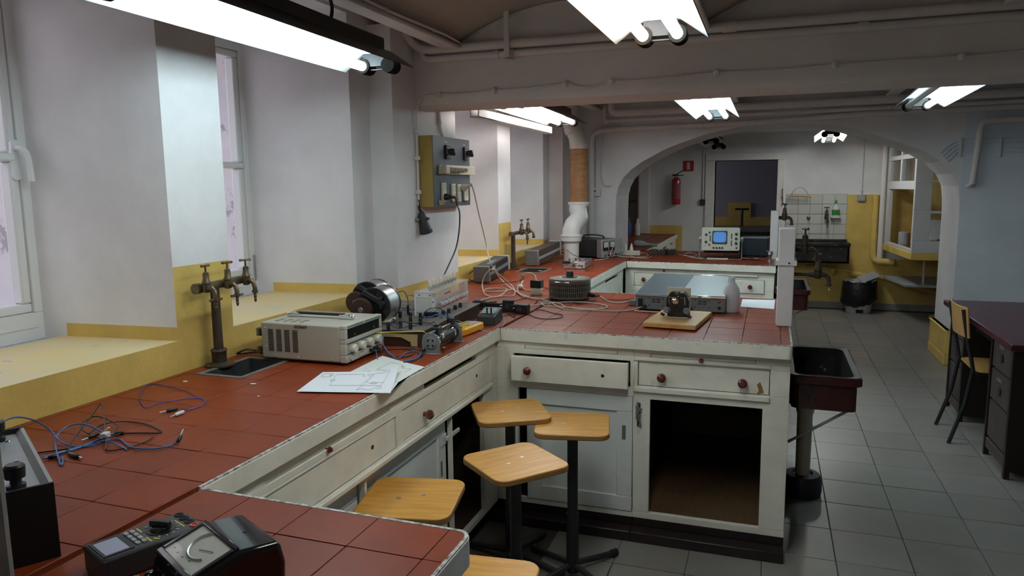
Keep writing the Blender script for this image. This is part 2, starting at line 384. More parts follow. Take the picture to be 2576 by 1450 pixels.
struct('trim_1', MB().box((1.425,6.86,.085), (1.47,7.5,.30)).box((1.415,6.86,.285),(1.47,7.5,.30)).box((1.42,6.86,0),(1.47,7.5,.085)), [M['yellow']], bevel=.008)
struct('trim_2', MB().box((-1.80,6.83,.9), (-1.37,6.86,1.03)), [M['yellow']])
# --- back wall of the far room
BY = 9.75
bw = MB().plate(XO, 4.7, 0, 2.72, [(-.68, .073, 0, 1.835)], BY, BY+.25, 1)
wall_back = struct('wall_back', bw, M['plaster'], smooth=0)
yb = MB().box((-1.5,BY-.006,0), (-1.075,BY,1.012)).box((.877,BY-.006,.08), (1.207,BY,1.395)).box((.17,BY-.006,.08), (.877,BY,.80)).box((1.207,BY-.006,.08),(2.6,BY,.62))
struct('trim_3', yb, M['yellow'], smooth=0)
door = struct('door_1', MB().plate(-.796, .161, 0, 1.925, [(-.68,.073,0,1.835)], BY-.02, BY+.02, 1).plate(-.70, .093, 0, 1.855, [(-.68,.073,0,1.835)], BY+.02, BY+.24, 1), M['pipe'], bevel=.006)
tw = struct('trim_4', MB().box((.187,BY-.008,.80), (.885,BY,1.405)), M['wgrout'], smooth=0)
tme = None; p = .1365
for i in range(5):
    for j in range(5):
        x0, z1 = .190+i*p*1.015, 1.402-j*p*.895
        if tme is None:
            o = link_mesh('wall_tile', MB().box((.0015,BY-.014,-.118), (p-.001,BY-.006,-.0015)), M['wtile'], .002, 1); tme = o
        else: o = tme.copy(); C.objects.link(o)
        o.location = (x0, 0, z1); o.parent = tw
sk = struct('baseboard_back', MB().box((-1.1,BY-.012,0), (-.8,BY,.08)).box((.16,BY-.012,0), (2.6,BY,.08)), M['wgrout'])
for k in range(8):
    x = .17+k*.295; obj('skirting_tile', MB().box((x,BY-.018,.001), (x+.29,BY-.010,.078)), M['ftile'], sk)
# room beyond the door
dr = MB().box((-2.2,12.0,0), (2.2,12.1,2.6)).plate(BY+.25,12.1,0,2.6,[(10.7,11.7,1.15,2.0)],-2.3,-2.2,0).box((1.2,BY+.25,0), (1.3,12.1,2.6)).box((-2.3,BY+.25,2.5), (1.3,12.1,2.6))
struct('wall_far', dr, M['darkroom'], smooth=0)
struct('trim_5', MB().box((-2.2,11.97,0), (1.2,12.0,1.03)).box((-.62,11.96,1.03),(-.28,12.0,1.25)), M['yellow'])
# --- right, near walls, roof
struct('wall_right', MB().box((4.6,-3.2,0), (4.7,7.0,2.72)).box((2.6,7.5,0), (2.7,9.75,2.72)), M['plaster2'], smooth=0)
struct('wall_front', MB().box((-2.95,-3.3,0), (4.7,-3.2,2.72)), M['plaster2'], smooth=0)
# --- beam and vaulted ceiling
BYF, BYB, BZ = 3.587, 3.825, 1.953
bm = MB().prism([(BYF,2.72),(BYF,BZ+.05),(BYF+.012,BZ+.015),(BYF+.045,BZ),(BYB-.02,BZ),(BYB,BZ+.03),(BYB,2.72)], -1.82, 4.65, 0)
struct('trim_6', bm, M['beamp'], smooth=30)
SPR = [-2.79,-1.56,-.33,.90,2.13,3.36,4.59]; ZS = 2.262; RISE = .175
def arcz(x):
    for a, b in zip(SPR, SPR[1:]):
        if a <= x <= b:
            t = (x-a)/(b-a)*2-1; h = .615; rr = (h*h+RISE*RISE)/(2*RISE); return ZS+math.sqrt(rr*rr-(t*h)**2)-(rr-RISE)
    return ZS
cl = MB()
for y0, y1 in ((-3.25,BYF+.02), (BYB-.02,6.87)):
    xs = [a+(b-a)*k/14 for a, b in zip(SPR, SPR[1:]) for k in range(14)]+[SPR[-1]+.1]; xs = [max(-2.93, x) for x in xs]
    for xa, xb in zip(xs, xs[1:]):
        cl.add([(xa,y0,arcz(xa)),(xb,y0,arcz(xb)),(xb,y1,arcz(xb)),(xa,y1,arcz(xa))], [(0,3,2,1)], 0)
cl.box((-2.95,7.48,2.17), (2.7,9.8,2.25), 1)
struct('ceiling', cl, [M['ceil'], M['plaster']], smooth=25)
struct('roof', MB().box((-2.95,-3.3,2.72), (4.7,12.2,2.85)), M['ceil'], smooth=0)
# steel ribs along the vault springings
k = 7
for x in SPR[1:-1]:
    for y0, y1 in ((-1.0,BYF), (BYB,6.85)):
        g = MB().box((x-.045,y0,ZS-.03), (x+.045,y1,ZS-.012)).box((x-.012,y0,ZS-.012), (x+.012,y1,ZS+.03))
        struct('trim_%d' % k, g, M['beamp'], bevel=.006); k += 1
# raised ribs where the vault meets the beam face
rb = MB()
for a, b in zip(SPR[1:5], SPR[2:6]):
    pts = [(a+(b-a)*q/24, BYF-.002, arcz(a+(b-a)*q/24)-.012) for q in range(25)]; rb.tube(pts, .008, 6)
struct('trim_%d' % k, rb, M['beamp'])
# --- floor with its tiles
fb = MB().box((-2.95,-3.3,-.12), (4.7,12.2,-.003)); floor = struct('floor', fb, M['grout'], smooth=0)
PX_, PY_, X0, Y0 = .2875, .2973, .592, 3.369; full = None; rest = MB(); cand = []
for i in range(-9, 14):
    for j in range(-22, 22):
        x, y = X0+i*PX_, Y0+j*PY_
        if y+PY_ > 9.75 or x < -1.1: continue
        c = (x+PX_/2, y+PY_/2, 0)
        under = (c[0] < .05 and (2.98 < c[1]+.1 and c[1] < 4.2)) or (c[0] < 0 and 6.1 < c[1] < 7.1) or c[1] < 1.05 and c[0] < -.5
        if any(seen((px, py, 0), 10) for px in (x, x+PX_) for py in (y, y+PY_)) and not under: cand.append((c[1], x, y))
        else: rest.box((x+.002,y+.002,-.006), (x+PX_-.002,y+PY_-.002,0))
cand.sort()
for d, x, y in cand[:296]:
    if full is None:
        full = link_mesh('tile', MB().box((.002,.002,-.006), (PX_-.002,PY_-.002,0)), M['ftile'], .0012, 1); o = full
    else: o = full.copy(); C.objects.link(o)
    o.location = (x, y, random.uniform(-.0006, .0006)); o.parent = floor
for d, x, y in cand[296:]: rest.box((x+.002,y+.002,-.006), (x+PX_-.002,y+PY_-.002,0))
o = struct('tile_field', rest, M['ftile'], floor, smooth=0); o['kind'] = 'stuff'
print('floor tiles', len(cand))
# ================================================================= LIGHTS
def fixture(x, y0, y1, z, lit, label, tilt=0, rods=()):
    L = y1-y0; t = thing('ceiling_lamp', label, 'lamp', (x, y1, z), tilt, 'twin tube fluorescent lamps')
    sec = [(-.15,0),(-.062,.062),(.062,.062),(.15,0)]; r = MB()
    n = len(sec); th = .0035
    for a in range(n-1):
        (xa, za), (xb, zb) = sec[a], sec[a+1]
        vs = [(xa,-L,za),(xb,-L,zb),(xb,0,zb),(xa,0,za)]; vo = [(v[0]*1.012, v[1], v[2]+th) for v in vs]
        r.add(vs+vo, [(0,1,2,3),(7,6,5,4),(0,4,5,1),(1,5,6,2),(2,6,7,3),(3,7,4,0)], [0,1,1,1,1,1])
    obj('reflector', r, [M['refl'], M['black']], t, smooth=0)
    obj('housing', MB().box((-.052,-L+.04,.066), (.052,-.04,.115)), M['black'], t, bevel=.008)
    for yy in (-L+.015, -.015):
        obj('bracket', MB().box((-.055,yy-.012,.012), (.055,yy+.012,.06)).cyl((-.05,yy,.0),(.05,yy,.0),.004,None,6), M['blackm'], t)
        for s in (-1, 1):
            s2 = 1 if yy > -.1 else -1
            obj('lamp_holder', MB().lathe([(.0,-.03),(.029,-.03),(.031,.0),(.029,.032),(.012,.036),(0,.036)] if (s2 > 0) else [(0,-.036),(.012,-.036),(.029,-.032),(.031,0),(.029,.03),(0,.03)], (s*.055, yy+s2*.012, .014), (0,1,0), 18), M['holder'], t)
    for s, k in zip((-1, 1), lit):
        if k: obj('tube', MB().cyl((s*.055,-L+.02,.014), (s*.055,-.018,.014), .018, None, 14), T[k], t)
        else: obj('socket_face', MB().lathe([(0,0),(.02,0),(.02,.003),(0,.003)], (s*.055,-.026,.014), (0,-1,0), 14), M['creaml'], t)
    for yy, zc in rods:
        obj('hanger', MB().tube(spline([(0,yy,.11),(.004,yy+.01,.17),(-.006,yy-.01,.24),(0,yy,zc-z)], 6), .007, 6), M['blackm'], t)
    return t
fixture(-1.495, 1.38, 2.66, 2.0, ('cool', None), 'lamp with one tube and an empty black socket, above the near windows', R(1.5), [(-.35,2.26),(-1.0,2.26)])
fixture(-.355, 1.20, 2.50, 2.0, ('warm', 'cool'), 'wide open lamp in the top middle, in front of the beam', 0, [(-.3,2.42),(-1.0,2.42)])
fixture(-.355, -1.95, -.65, 2.0, ('warm', 'cool'), 'added unseen lamp behind the camera, next in line to the wide open lamp', 0, [(-.3,2.42),(-1.0,2.42)])  # unseen extra lamp, added to light the cabinet fronts from behind the camera
fixture(-1.49, 4.10, 5.50, 2.0, ('neut', 'neut'), 'lamp behind the beam beside the brown duct and the far left windows', R(2), [(-.3,2.26),(-1.0,2.26)])
fixture(-.375, 4.08, 5.52, 2.0, ('cool', 'cool'), 'cool white lamp behind the middle of the beam, over the instruments', 0, [(-.3,2.42),(-1.0,2.42)])
fixture(.865, 4.05, 5.36, 2.0, (None, 'cool'), 'lamp behind the right end of the beam with one dead tube', R(-2), [(-.3,2.30),(-1.0,2.30)])
t5 = [o for o in bpy.data.objects if o.name.startswith('ceiling_lamp')][-1]
obj('tube', MB().cyl((-.055,-1.29,.014), (-.055,-.018,.014), .018, None, 14), T['off'], t5, label='dead grey tube')
fixture(.605, 7.95, 9.2, 2.0, ('cool', 'warm'), 'small looking lit lamp seen through the arch near the far wall', R(-3), [(-.3,2.17),(-.9,2.17)])
fixture(-.62, 8.2, 9.45, 1.98, (None, None), 'unlit dark lamp above the far doorway', 0, [(-.3,2.17),(-.9,2.17)])
# ================================================================= BENCHES
def clip(poly, cl):
    out = poly
    for i in range(len(cl)):
        (ax, ay), (bx, by) = cl[i], cl[(i+1) % len(cl)]; inp, out = out, []
        def sd(p): return (bx-ax)*(p[1]-ay)-(by-ay)*(p[0]-ax)
        for k in range(len(inp)):
            p, q = inp[k], inp[(k+1) % len(inp)]; a, b = sd(p), sd(q)
            if a >= 0: out.append(p)
            if (a < 0) != (b < 0): t = a/(a-b); out.append((p[0]+t*(q[0]-p[0]), p[1]+t*(q[1]-p[1])))
        if not out: return []
    return out
def inset(poly, d):
    c = []; n = len(poly)
    for i in range(n):
        p, q, r = Vector(poly[i-1]), Vector(poly[i]), Vector(poly[(i+1) % n])
        a, b = (q-p).normalized(), (r-q).normalized(); na, nb = Vector((-a.y, a.x)), Vector((-b.y, b.x)); m = (na+nb)
        c.append(tuple(q+m*(d/max(.3, m.dot(na)))))
    return c
ZT, TP = .9, .1505
def worktop(label, poly, exposed, holes=(), loc=None, edgemat=None):
    t = thing('worktop', label, 'worktop', loc or (poly[0][0], poly[0][1], ZT))
    xs = [p[0] for p in poly]; ys = [p[1] for p in poly]
    core = MB()
    if holes: core.plate(min(xs), max(xs)-.008, min(ys), max(ys), holes, .85, .8925, 2)
    else: core.prism(inset(poly, .006), .85, .8925)
    obj('slab', core, M['bgrout'], t, world=True, smooth=0)
    ins = inset(poly, .009); full = None; rest = MB()
    i0, i1 = int((min(xs)+1.2935)/TP)-2, int((max(xs)+1.2935)/TP)+2; j0, j1 = int((min(ys)-1.053)/TP)-2, int((max(ys)-1.053)/TP)+2
    g = .0010
    for i in range(i0, i1):
        for j in range(j0, j1):
            x0, y0 = -1.2935+i*TP, 1.053+j*TP; sq = [(x0+g,y0+g),(x0+TP-g,y0+g),(x0+TP-g,y0+TP-g),(x0+g,y0+TP-g)]
            parts = [sq]
            for (hx0, hx1, hy0, hy1) in holes:
                if x0 < hx1 and x0+TP > hx0 and y0 < hy1 and y0+TP > hy0:
                    new = []
                    for s in parts:
                        for box in ([(-9,-9),(hx0,-9),(hx0,99),(-9,99)], [(hx1,-9),(9,-9),(9,99),(hx1,99)], [(hx0,-9),(hx1,-9),(hx1,hy0),(hx0,hy0)], [(hx0,hy1),(hx1,hy1),(hx1,99),(hx0,99)]):
                            q = clip(s, box)
                            if len(q) > 2: new.append(q)
                    parts = new
            for s in parts:
                q = clip(s, ins)
                if len(q) < 3: continue
                whole = len(q) == 4 and abs(q[0][0]-sq[0][0])+abs(q[2][0]-sq[2][0])+abs(q[0][1]-sq[0][1])+abs(q[2][1]-sq[2][1]) < 1e-5 and len(parts) == 1
                if not any(seen((a, b, ZT), 0) for a, b in q): rest.prism(q, .891, ZT); continue
                if whole:
                    if full is None:
                        o = link_mesh('tile', MB().box((g,g,-.009), (TP-g,TP-g,0)), M['btile'], .0012, 1); full = o
                    else: o = full.copy(); C.objects.link(o)
                    o.parent = t; o.location = (x0-t.location.x, y0-t.location.y, random.uniform(-.0004,.0002))
                else: obj('tile', MB().prism(q, .891, ZT), M['btile'], t, world=True)
    if rest.v: obj('tile_field', rest, M['btile'], t, world=True, smooth=0)['kind'] = 'stuff'
    n = len(poly); eb = MB(); ec = MB()
    ii = inset(poly, .013); i2 = inset(poly, .0085); i3 = inset(poly, .0015)
    for k in exposed:
        p, q, a, b = poly[k], poly[(k+1) % n], ii[k], ii[(k+1) % n]
        eb.prism([p, q, b, a], .845, .897)
        ec.prism([i3[k], i3[(k+1) % n], i2[(k+1) % n], i2[k]], .896, ZT+.0006)
    obj('edge_board', eb, edgemat or M['white'], t, world=True, bevel=.0 if len(exposed) > 3 else .003)
    obj('edge_strip', ec, M['chip'], t, world=True)
    return t
def skew(x): return 6.115-.125*(x+1.13)
SINK1, SINK2 = (-1.845,-1.675,1.965,2.215), (-1.775,-1.59,5.12,5.40)
worktop('long red tiled worktop along the window wall', [(-1.13,-.4),(-1.13,1.18),(-1.13,3.03),(-1.13,4.25),(-1.13,6.11),(-1.13,6.85),(-1.93,6.85),(-1.93,-.4)], [1,3], [SINK1, SINK2])
def rc(x, y, r, a0, n=5): return [(x+r*math.cos(R(a0+90*k/n)), y+r*math.sin(R(a0+90*k/n))) for k in range(n+1)]
np_ = [(-1.129,-.10),(-.495,-.10)]+rc(-.525,1.145,.030,0)+[(-1.129,1.180)]
worktop('red tiled worktop of the nearest bench arm, with a rounded corner', np_, list(range(1, len(np_)-1)), edgemat=M['whited'])
mp_ = [(-1.129,3.030)]+[(.085,2.998)]+rc(.085,3.018,.02,-90)[1:]+rc(.085,4.23,.02,0)+[(-1.129,4.25)]
worktop('red tiled worktop of the middle bench arm, between the stools and the instruments', mp_, list(range(0, len(mp_)-1)))
fp_ = [(-1.129,skew(-1.129)),(.06,skew(.06)),(.06,7.2),(-1.129,7.2)]
worktop('red tiled worktop of the far bench arm under the oscilloscope', fp_, [0,1,2])
worktop('red tiled worktop beyond the arch, against the far wall', [(-1.36,7.22),(-1.13,7.22),(-1.13,9.72),(-1.36,9.72)], [1])
worktop('red tiled strip of worktop beyond the arch beside the brown panel', [(-1.92,7.51),(-1.362,7.51),(-1.362,9.72),(-1.92,9.72)], [])

def cabinet(label, loc, rotz, Wd, D, draws=(), pulls=(), doors=(), opens=(), z1=.845, inm=None, plinth=True, group=None, ff=None):
    t = thing('cabinet', label, 'cabinet', (loc[0], loc[1], 0), rotz, group); inm = inm or M['inner']
    holes = [d[:4] for d in draws]+[p[:4] for p in pulls]+list(opens)+[d[:4] for d in doors]
    holes = [tuple(h) for h in holes]
    obj('face_frame', MB().plate(0, Wd, .083, z1, holes, 0, .022), ff or M['white'], t, bevel=.0015, segs=1)
    th = .018
    b = MB().box((0,.022,.085), (th,D,z1)).box((Wd-th,.022,.085), (Wd,D,z1)).box((th,D-th,.085), (Wd-th,D,z1)).box((th,.022,.085), (Wd-th,D-th,.103))
    lim = min([d[2] for d in draws]+[z1])-.02
    b.box((th,.022,lim-.02), (Wd-th,D-th,lim))
    for d in doors: pass
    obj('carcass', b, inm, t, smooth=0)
    if plinth:
        obj('plinth', MB().box((0,.004,.045), (Wd,.03,.0835)).box((0,-.066,0), (Wd,.03,.045)), M['skirt'], t, bevel=.004)
    for d in draws:
        u0, u1, w0, w1, out, knobs, hs = d; g = .0025
        dm = MB().box((u0+g,-out,w0+g), (u1-g,-out+.02,w1-g))
        if out > .02: dm.box((u0+.012,-out+.02,w0+.01), (u0+.022,.3,w1-.015)).box((u1-.022,-out+.02,w0+.01), (u1-.012,.3,w1-.015)).box((u0+.012,-out+.02,w0+.01), (u1-.012,.3,w0+.016))
        else: dm.box((u0+.006,-out+.02,w0+.006), (u1-.006,-out+.05,w1-.006))
        dr = obj('drawer', dm, M['white'], t, bevel=.003)
        for (u, w, r) in knobs: obj('knob', MB().lathe([(.0,0),(r*.5,0),(r*.42,r*.45),(r*.8,r*.7),(r,r*1.15),(r*.92,r*1.6),(r*.55,r*1.95),(0,r*2.02)], (u,-out,w), (0,-1,0), 20), M['knob'], dr)
        for (u, w) in hs: obj('knob_hole', MB().cyl((u,-out-.0008,w), (u,-out+.004,w), .0075, None, 12), M['hole'], dr)
    for p in pulls:
        u0, u1, w0, w1, out, knobs = p
        if out is None: continue
        pb = obj('pull_board', MB().box((u0+.002,-out,w0+.001), (u1-.002,.12,w1-.001)), M['white'], t, bevel=.002)
        for (u, w, r) in knobs: obj('knob', MB().lathe([(0,0),(r*.5,0),(r*.4,r*.5),(r,r*1.1),(r*.6,r*1.9),(0,r*2)], (u,-out,w), (0,-1,0), 16), M['knob'], pb)
    for d in doors:
        u0, u1, w0, w1, out, st = d; g = .002
        dm = MB().plate(u0+g, u1-g, w0+g, w1-g, [(u0+st, u1-st, w0+st, w1-st)], -out, -out+.022)
        dr = obj('door', dm, M['whited'], t, bevel=.003); obj('panel', MB().box((u0+st-.004,-out+.009,w0+st-.004), (u1-st+.004,-out+.016,w1-st+.004)), M['whited'], dr)
    return t
K = .0185; B1 = 1.172
a = cabinet('white cabinet behind the stools, its top drawer pulled out a little', (-1.172,3.04), 0, .647, 1.17,
  draws=[(.10,.631,.668,.787,.045,[(.186,.726,K)],[(.520,.724)])], pulls=[(.154,.576,.811,.829,-.001,[])], doors=[(.160,.690-.045,.107,.630,.004,.070)], opens=[(.120,.160,.107,.63)])
lt = [c for c in a.children if c.name.startswith('door')][0]
obj('finger_notch', MB().box((.598,-.0045,.435), (.615,.004,.50)), M['cork'], lt, bevel=.001)
b = cabinet('white cabinet with an open dark compartment at the aisle end of the middle arm', (-.525,3.04), 0, .625, 1.17,
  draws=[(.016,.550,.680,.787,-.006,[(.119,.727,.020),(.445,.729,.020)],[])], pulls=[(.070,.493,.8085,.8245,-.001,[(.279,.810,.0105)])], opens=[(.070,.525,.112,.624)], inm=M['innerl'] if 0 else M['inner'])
obj('moulding', MB().box((.0,-.012,.656), (.55,.0,.677)).box((.0,-.005,.792),(.55,0,.806)), M['white'], b, bevel=.003)
obj('moulding', MB().box((.08,-.008,.650), (.60,.0,.664)), M['white'], a, bevel=.003)
lk = MB(); random.seed(3)
for k in range(9): lk.obox((.024+random.uniform(-.008,.006), -.004, .60-.105*k/9+random.uniform(-.004,.004)), (random.uniform(.006,.016), .008, random.uniform(.012,.022)), (0, random.uniform(-.4,.4), 0))
obj('broken_lock', lk, M['steel'], b); obj('lock_hole', MB().box((.016,-.0015,.50), (.030,.002,.605)), M['hole'], b)
obj('base_board', MB().box((.02,.03,.103), (.605,1.1,.106)), M['innerl'], b)
obj('rust_stain', MB().prism([(.500,.682),(.508,.70),(.500,.722),(.512,.735),(.520,.715),(.528,.690)], -.0002, .0004, 1).xf(Matrix.Translation((0,.0055,0))), M['plye'], b)
# wall bench, bay between the near and the middle arm (front faces the aisle)
XF = -1.15
c1 = cabinet('long white cabinet under the wall bench, between the near arm and the stools', (XF,1.18), R(90), 1.84, .75,
  draws=[(.945,1.768,.672,.786,-.004,[(1.113,.721,K)],[(1.618,.736)]), (.10,.900,.667,.778,-.004,[],[(.748,.724)])],
  pulls=[(1.114,1.606,.811,.831,None,[]), (.234,.86,.806,.828,-.006,[(.502,.804,.010)])],
  doors=[(.70,1.345,.107,.648,-.028,.075), (.05,.69,.107,.648,-.028,.075)], opens=[(1.350,1.685,.107,.648)], plinth=False)
obj('plinth', MB().box((0,.03,0), (1.84,.05,.084)), M['skirt'], c1)
obj('moulding', MB().box((.05,-.014,.650), (1.77,0,.668)), M['white'], c1, bevel=.004)
lt = [c for c in c1.children if c.name.startswith('door')][0]
obj('latch_arm', MB().box((1.325,.012,.545), (1.45,.022,.562)), M['whited'], lt, bevel=.003); obj('hinge_plate', MB().box((1.29,.022,.53), (1.34,.028,.575)), M['whited'], lt, bevel=.002)
obj('finger_notch', MB().box((1.292,.0265,.41), (1.306,.034,.47)), M['cork'], lt)
c2 = cabinet('white cabinet under the wall bench beside the round transformer', (XF,4.26), R(90), 1.80, .75,
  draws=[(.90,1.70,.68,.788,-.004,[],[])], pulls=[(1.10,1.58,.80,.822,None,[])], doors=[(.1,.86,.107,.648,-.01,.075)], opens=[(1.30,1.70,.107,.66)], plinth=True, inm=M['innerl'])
ang = math.atan(-.125)
c3 = cabinet('white cabinet with two drawers under the oscilloscope bench arm', (-1.145, skew(-1.145)+.03), ang, 1.205, 1.0,
  draws=[(.075,.595,.690,.803,-.004,[(.165,.748,K),(.482,.741,K)],[]), (.625,1.135,.672,.782,.012,[(.71,.735,K),(1.03,.728,K)],[])],
  pulls=[(.13,.545,.818,.836,-.001,[(.335,.826,.010)]), (.675,1.085,.806,.820,.018,[])], doors=[(.08,.59,.107,.65,.004,.07),(.63,1.13,.107,.65,.004,.07)])
cabinet('white cabinet with slots beyond the arch under the far worktop', (-1.15,7.25), R(90), 2.45, .2, pulls=[(.5,.85,.79,.815,None,[]),(1.25,1.6,.79,.815,None,[]),(1.9,2.2,.79,.815,None,[])], opens=[(1.3,2.2,.107,.70)], doors=[(.1,1.1,.107,.7,.004,.07)], inm=M['innerl'])
cabinet('white cabinet body of the nearest bench arm', (-1.14,1.15), R(180), .0+.001, .001) if 0 else None
single('cabinet', 'white cabinet body under the nearest bench arm', 'cabinet', MB().box((-1.12,-.05,.08), (-.53,1.14,.845)).box((-1.12,-.05,0),(-.56,1.10,.08)), M['whited'], bevel=.003)
# bench sinks let into the wall bench
def bsink(r, label, deep):
    x0, x1, y0, y1 = r; t = thing('bench_sink', label, 'sink', ((x0+x1)/2,(y0+y1)/2,ZT))
    m = MB(); f = .008; z = ZT-deep
    m.box((x0,y0,z), (x1,y1,z+.006)); m.box((x0,y0,z),(x0+f,y1,ZT-.002)); m.box((x1-f,y0,z),(x1,y1,ZT-.002)); m.box((x0,y0,z),(x1,y0+f,ZT-.002)); m.box((x0,y1-f,z),(x1,y1,ZT-.002))
    obj('basin', m, M['lead'], t, world=True)
    obj('rim', MB().plate(x0-.012, x1+.012, y0-.012, y1+.012, [(x0+.006,x1-.006,y0+.006,y1-.006)], ZT-.001, ZT+.0025, 2), M['cork'], t, world=True, bevel=.001)
    obj('drain', MB().lathe([(0,.006),(.02,.006),(.022,.010),(.014,.010),(.012,.007),(0,.007)], ((x0+x1)/2,(y0+y1)/2,z), n=14), M['brass'], t, world=True)
bsink(SINK1, 'lead lined sink hole in the bench in front of the three taps', .13)
bsink(SINK2, 'pale rimmed sink hole in the far part of the wall bench', .035)
# ================================================================= STOOLS
def stool_parts(t, h, s):
    seat = MB().prism(rrect(s, s, .045, 6), h-.021, h, 2, 0, 1); obj('seat', seat, [M['birch'], M['plye']], t, bevel=.004, segs=2)
    for a in (-.035, .035): obj('bolt', MB().lathe([(0,h-.002),(.0075,h-.002),(.0075,h+.0006),(0,h+.0012)], (a, a*.4, 0), n=10), M['steel'], t)
    obj('seat_plate', MB().box((-.06,-.06,h-.026), (.06,.06,h-.021)), M['blackm'], t)
    obj('pole', MB().cyl((0,0,.03), (0,0,h-.024), .0205, None, 20), M['blackm'], t)
    obj('sleeve', MB().cyl((0,0,.016), (0,0,.26), .0245, None, 20), M['blackm'], t)
    for k in range(4):
        a = R(45+90*k); d = Vector((math.cos(a), math.sin(a), 0)); L = .235
        lg = obj('leg', MB().tube([d*.01+Vector((0,0,.045)), d*.05+Vector((0,0,.04)), d*(L-.03)+Vector((0,0,.018)), d*L+Vector((0,0,.017))], .0125, 8), M['blackm'], t)
        obj('foot_cap', MB().tube([d*(L-.02)+Vector((0,0,.0165)), d*(L+.012)+Vector((0,0,.0155))], .0152, 10), M['black'], lg)
for (x, y, h, s, a, leg, lab) in [(-.955,2.66,.645,.29,R(30),0,'rearmost wooden stool, in the corner by the open cupboard'), (-.690,2.635,.625,.283,R(12),0,'wooden stool in front of the white cabinet door, right of the others'),
      (-.796,2.262,.60,.288,R(50),0,'wooden stool turned like a diamond in the middle of the four'), (-1.000,1.885,.60,.292,R(12),0,'wooden stool half hidden behind the nearest bench arm'), (-.632,1.48,.60,.285,R(6),0,'wooden stool at the bottom edge of the photo, only a corner of its seat showing')]:
    t = thing('stool', lab, 'stool', (x, y, 0), a, 'plywood stools between the bench arms'); stool_parts(t, h, s)
    # each base is turned its own way
    extra = {0:0, 1:R(18)}.get(0, 0)
# ================================================================= PIPES, CABLES AND BOXES ON THE WALLS AND BEAM
def pipe(label, pts, r, m='pipe', clips=(), k=5, name='pipe', cat='pipe', sharp=False, n=10):
    P = [Vector(p) for p in pts] if sharp else spline(pts, k)
    t = thing(name, label, cat, P[0]); obj('tube', MB().tube(P, r, n), M[m], t, world=True)
    for c, ax in clips: obj('clip', MB().cyl(Vector(c)-Vector(ax)*.009, Vector(c)+Vector(ax)*.009, r*1.5, None, 12), M[m], t, world=True)
    return t
def bend(a, b, c, r, n=5):      # corner b rounded with radius r
    a, b, c = Vector(a), Vector(b), Vector(c); p = b+(a-b).normalized()*r; q = b+(c-b).normalized()*r
    return [p*(1-t)**2+b*2*t*(1-t)+q*t*t for t in [k/n for k in range(n+1)]]
yb_ = 3.555
t = thing('pipe', 'thick white pipe along the top of the beam, upper of the two', 'pipe', (-1.76, yb_, 2.24))
obj('tube', MB().tube([(-1.79,3.45,2.33)]+bend((-1.79,3.45,2.33),(-1.775,3.555,2.243),(-1.5,3.555,2.240),.09)+[(0,3.555,2.238),(4.6,3.55,2.235)], .0225, 12), M['pipe'], t, world=True)
for x in (-.2, 1.5): obj('coupling', MB().cyl((x-.03,yb_,2.238),(x+.03,yb_,2.238), .026, None, 14), M['pipe'], t, world=True)
t = thing('pipe', 'thinner white pipe just under the thick one on the beam', 'pipe', (-1.70, yb_+.012, 2.19))
obj('tube', MB().tube([(-1.75,3.575,2.24)]+bend((-1.75,3.575,2.24),(-1.74,3.567,2.196),(-1.5,3.567,2.195),.035)+[(4.6,3.567,2.19)], .0175, 12), M['pipe'], t, world=True)
for x, l in ((-1.33,.03), (-1.26,.05), (.35,.04)): obj('coupling', MB().cyl((x-l/2,yb_+.012,2.195),(x+l/2,yb_+.012,2.195), .0225, None, 14), M['pipe'], t, world=True)
single('hanger_strap', 'flat white strap hanging the two beam pipes from the vault', 'strap', MB().box((-1.276,3.526,2.165),(-1.248,3.53,2.425)).box((-1.276,3.526,2.165),(-1.248,3.585,2.172)).box((-1.285,3.52,2.418),(-1.239,3.54,2.432)), M['pipe'], bevel=.002)
# cable with round clips across the beam front, then down beside the switch box
cpx = [(1055,262),(1062,245),(1105,238),(1170,236),(1242,228),(1330,222),(1422,211),(1440,216),(1460,219),(1490,218),(1520,208),(1537,205),(1600,202),(1700,194),(1803,183),(1930,178),(2100,163),(2260,152),(2420,142),(2576,128)]
cp = [ony(x, y, BYF-.008) for x, y in cpx]
down = [Vector((-1.790,3.565,z)) for z in (1.90,1.80,1.70,1.60,1.50,1.44)]
t = thing('beam_cable', 'white painted cable clipped along the beam front and down to the hanging black plug', 'cable', down[-1])
obj('tube', MB().tube(spline(list(reversed(down))+[(-1.785,3.572,1.955)]+cp[1:], 4), .0055, 6), M['pipe'], t, world=True)
for q in (2,4,6,11,14,16,18):
    c = cp[q]; obj('clip', MB().lathe([(0,0),(.016,0),(.015,.018),(.006,.024),(0,.022)], (c.x,BYF,c.z), (0,-1,0), 14), M['pipe'], t, world=True)
for z in (1.83,1.69,1.51): obj('clip', MB().box((-1.80,3.548,z-.008),(-1.778,3.582,z+.008)).cyl((-1.786,3.565,z-.011),(-1.786,3.565,z+.011),.012,None,12), M['pipe'], t, world=True, bevel=.001)
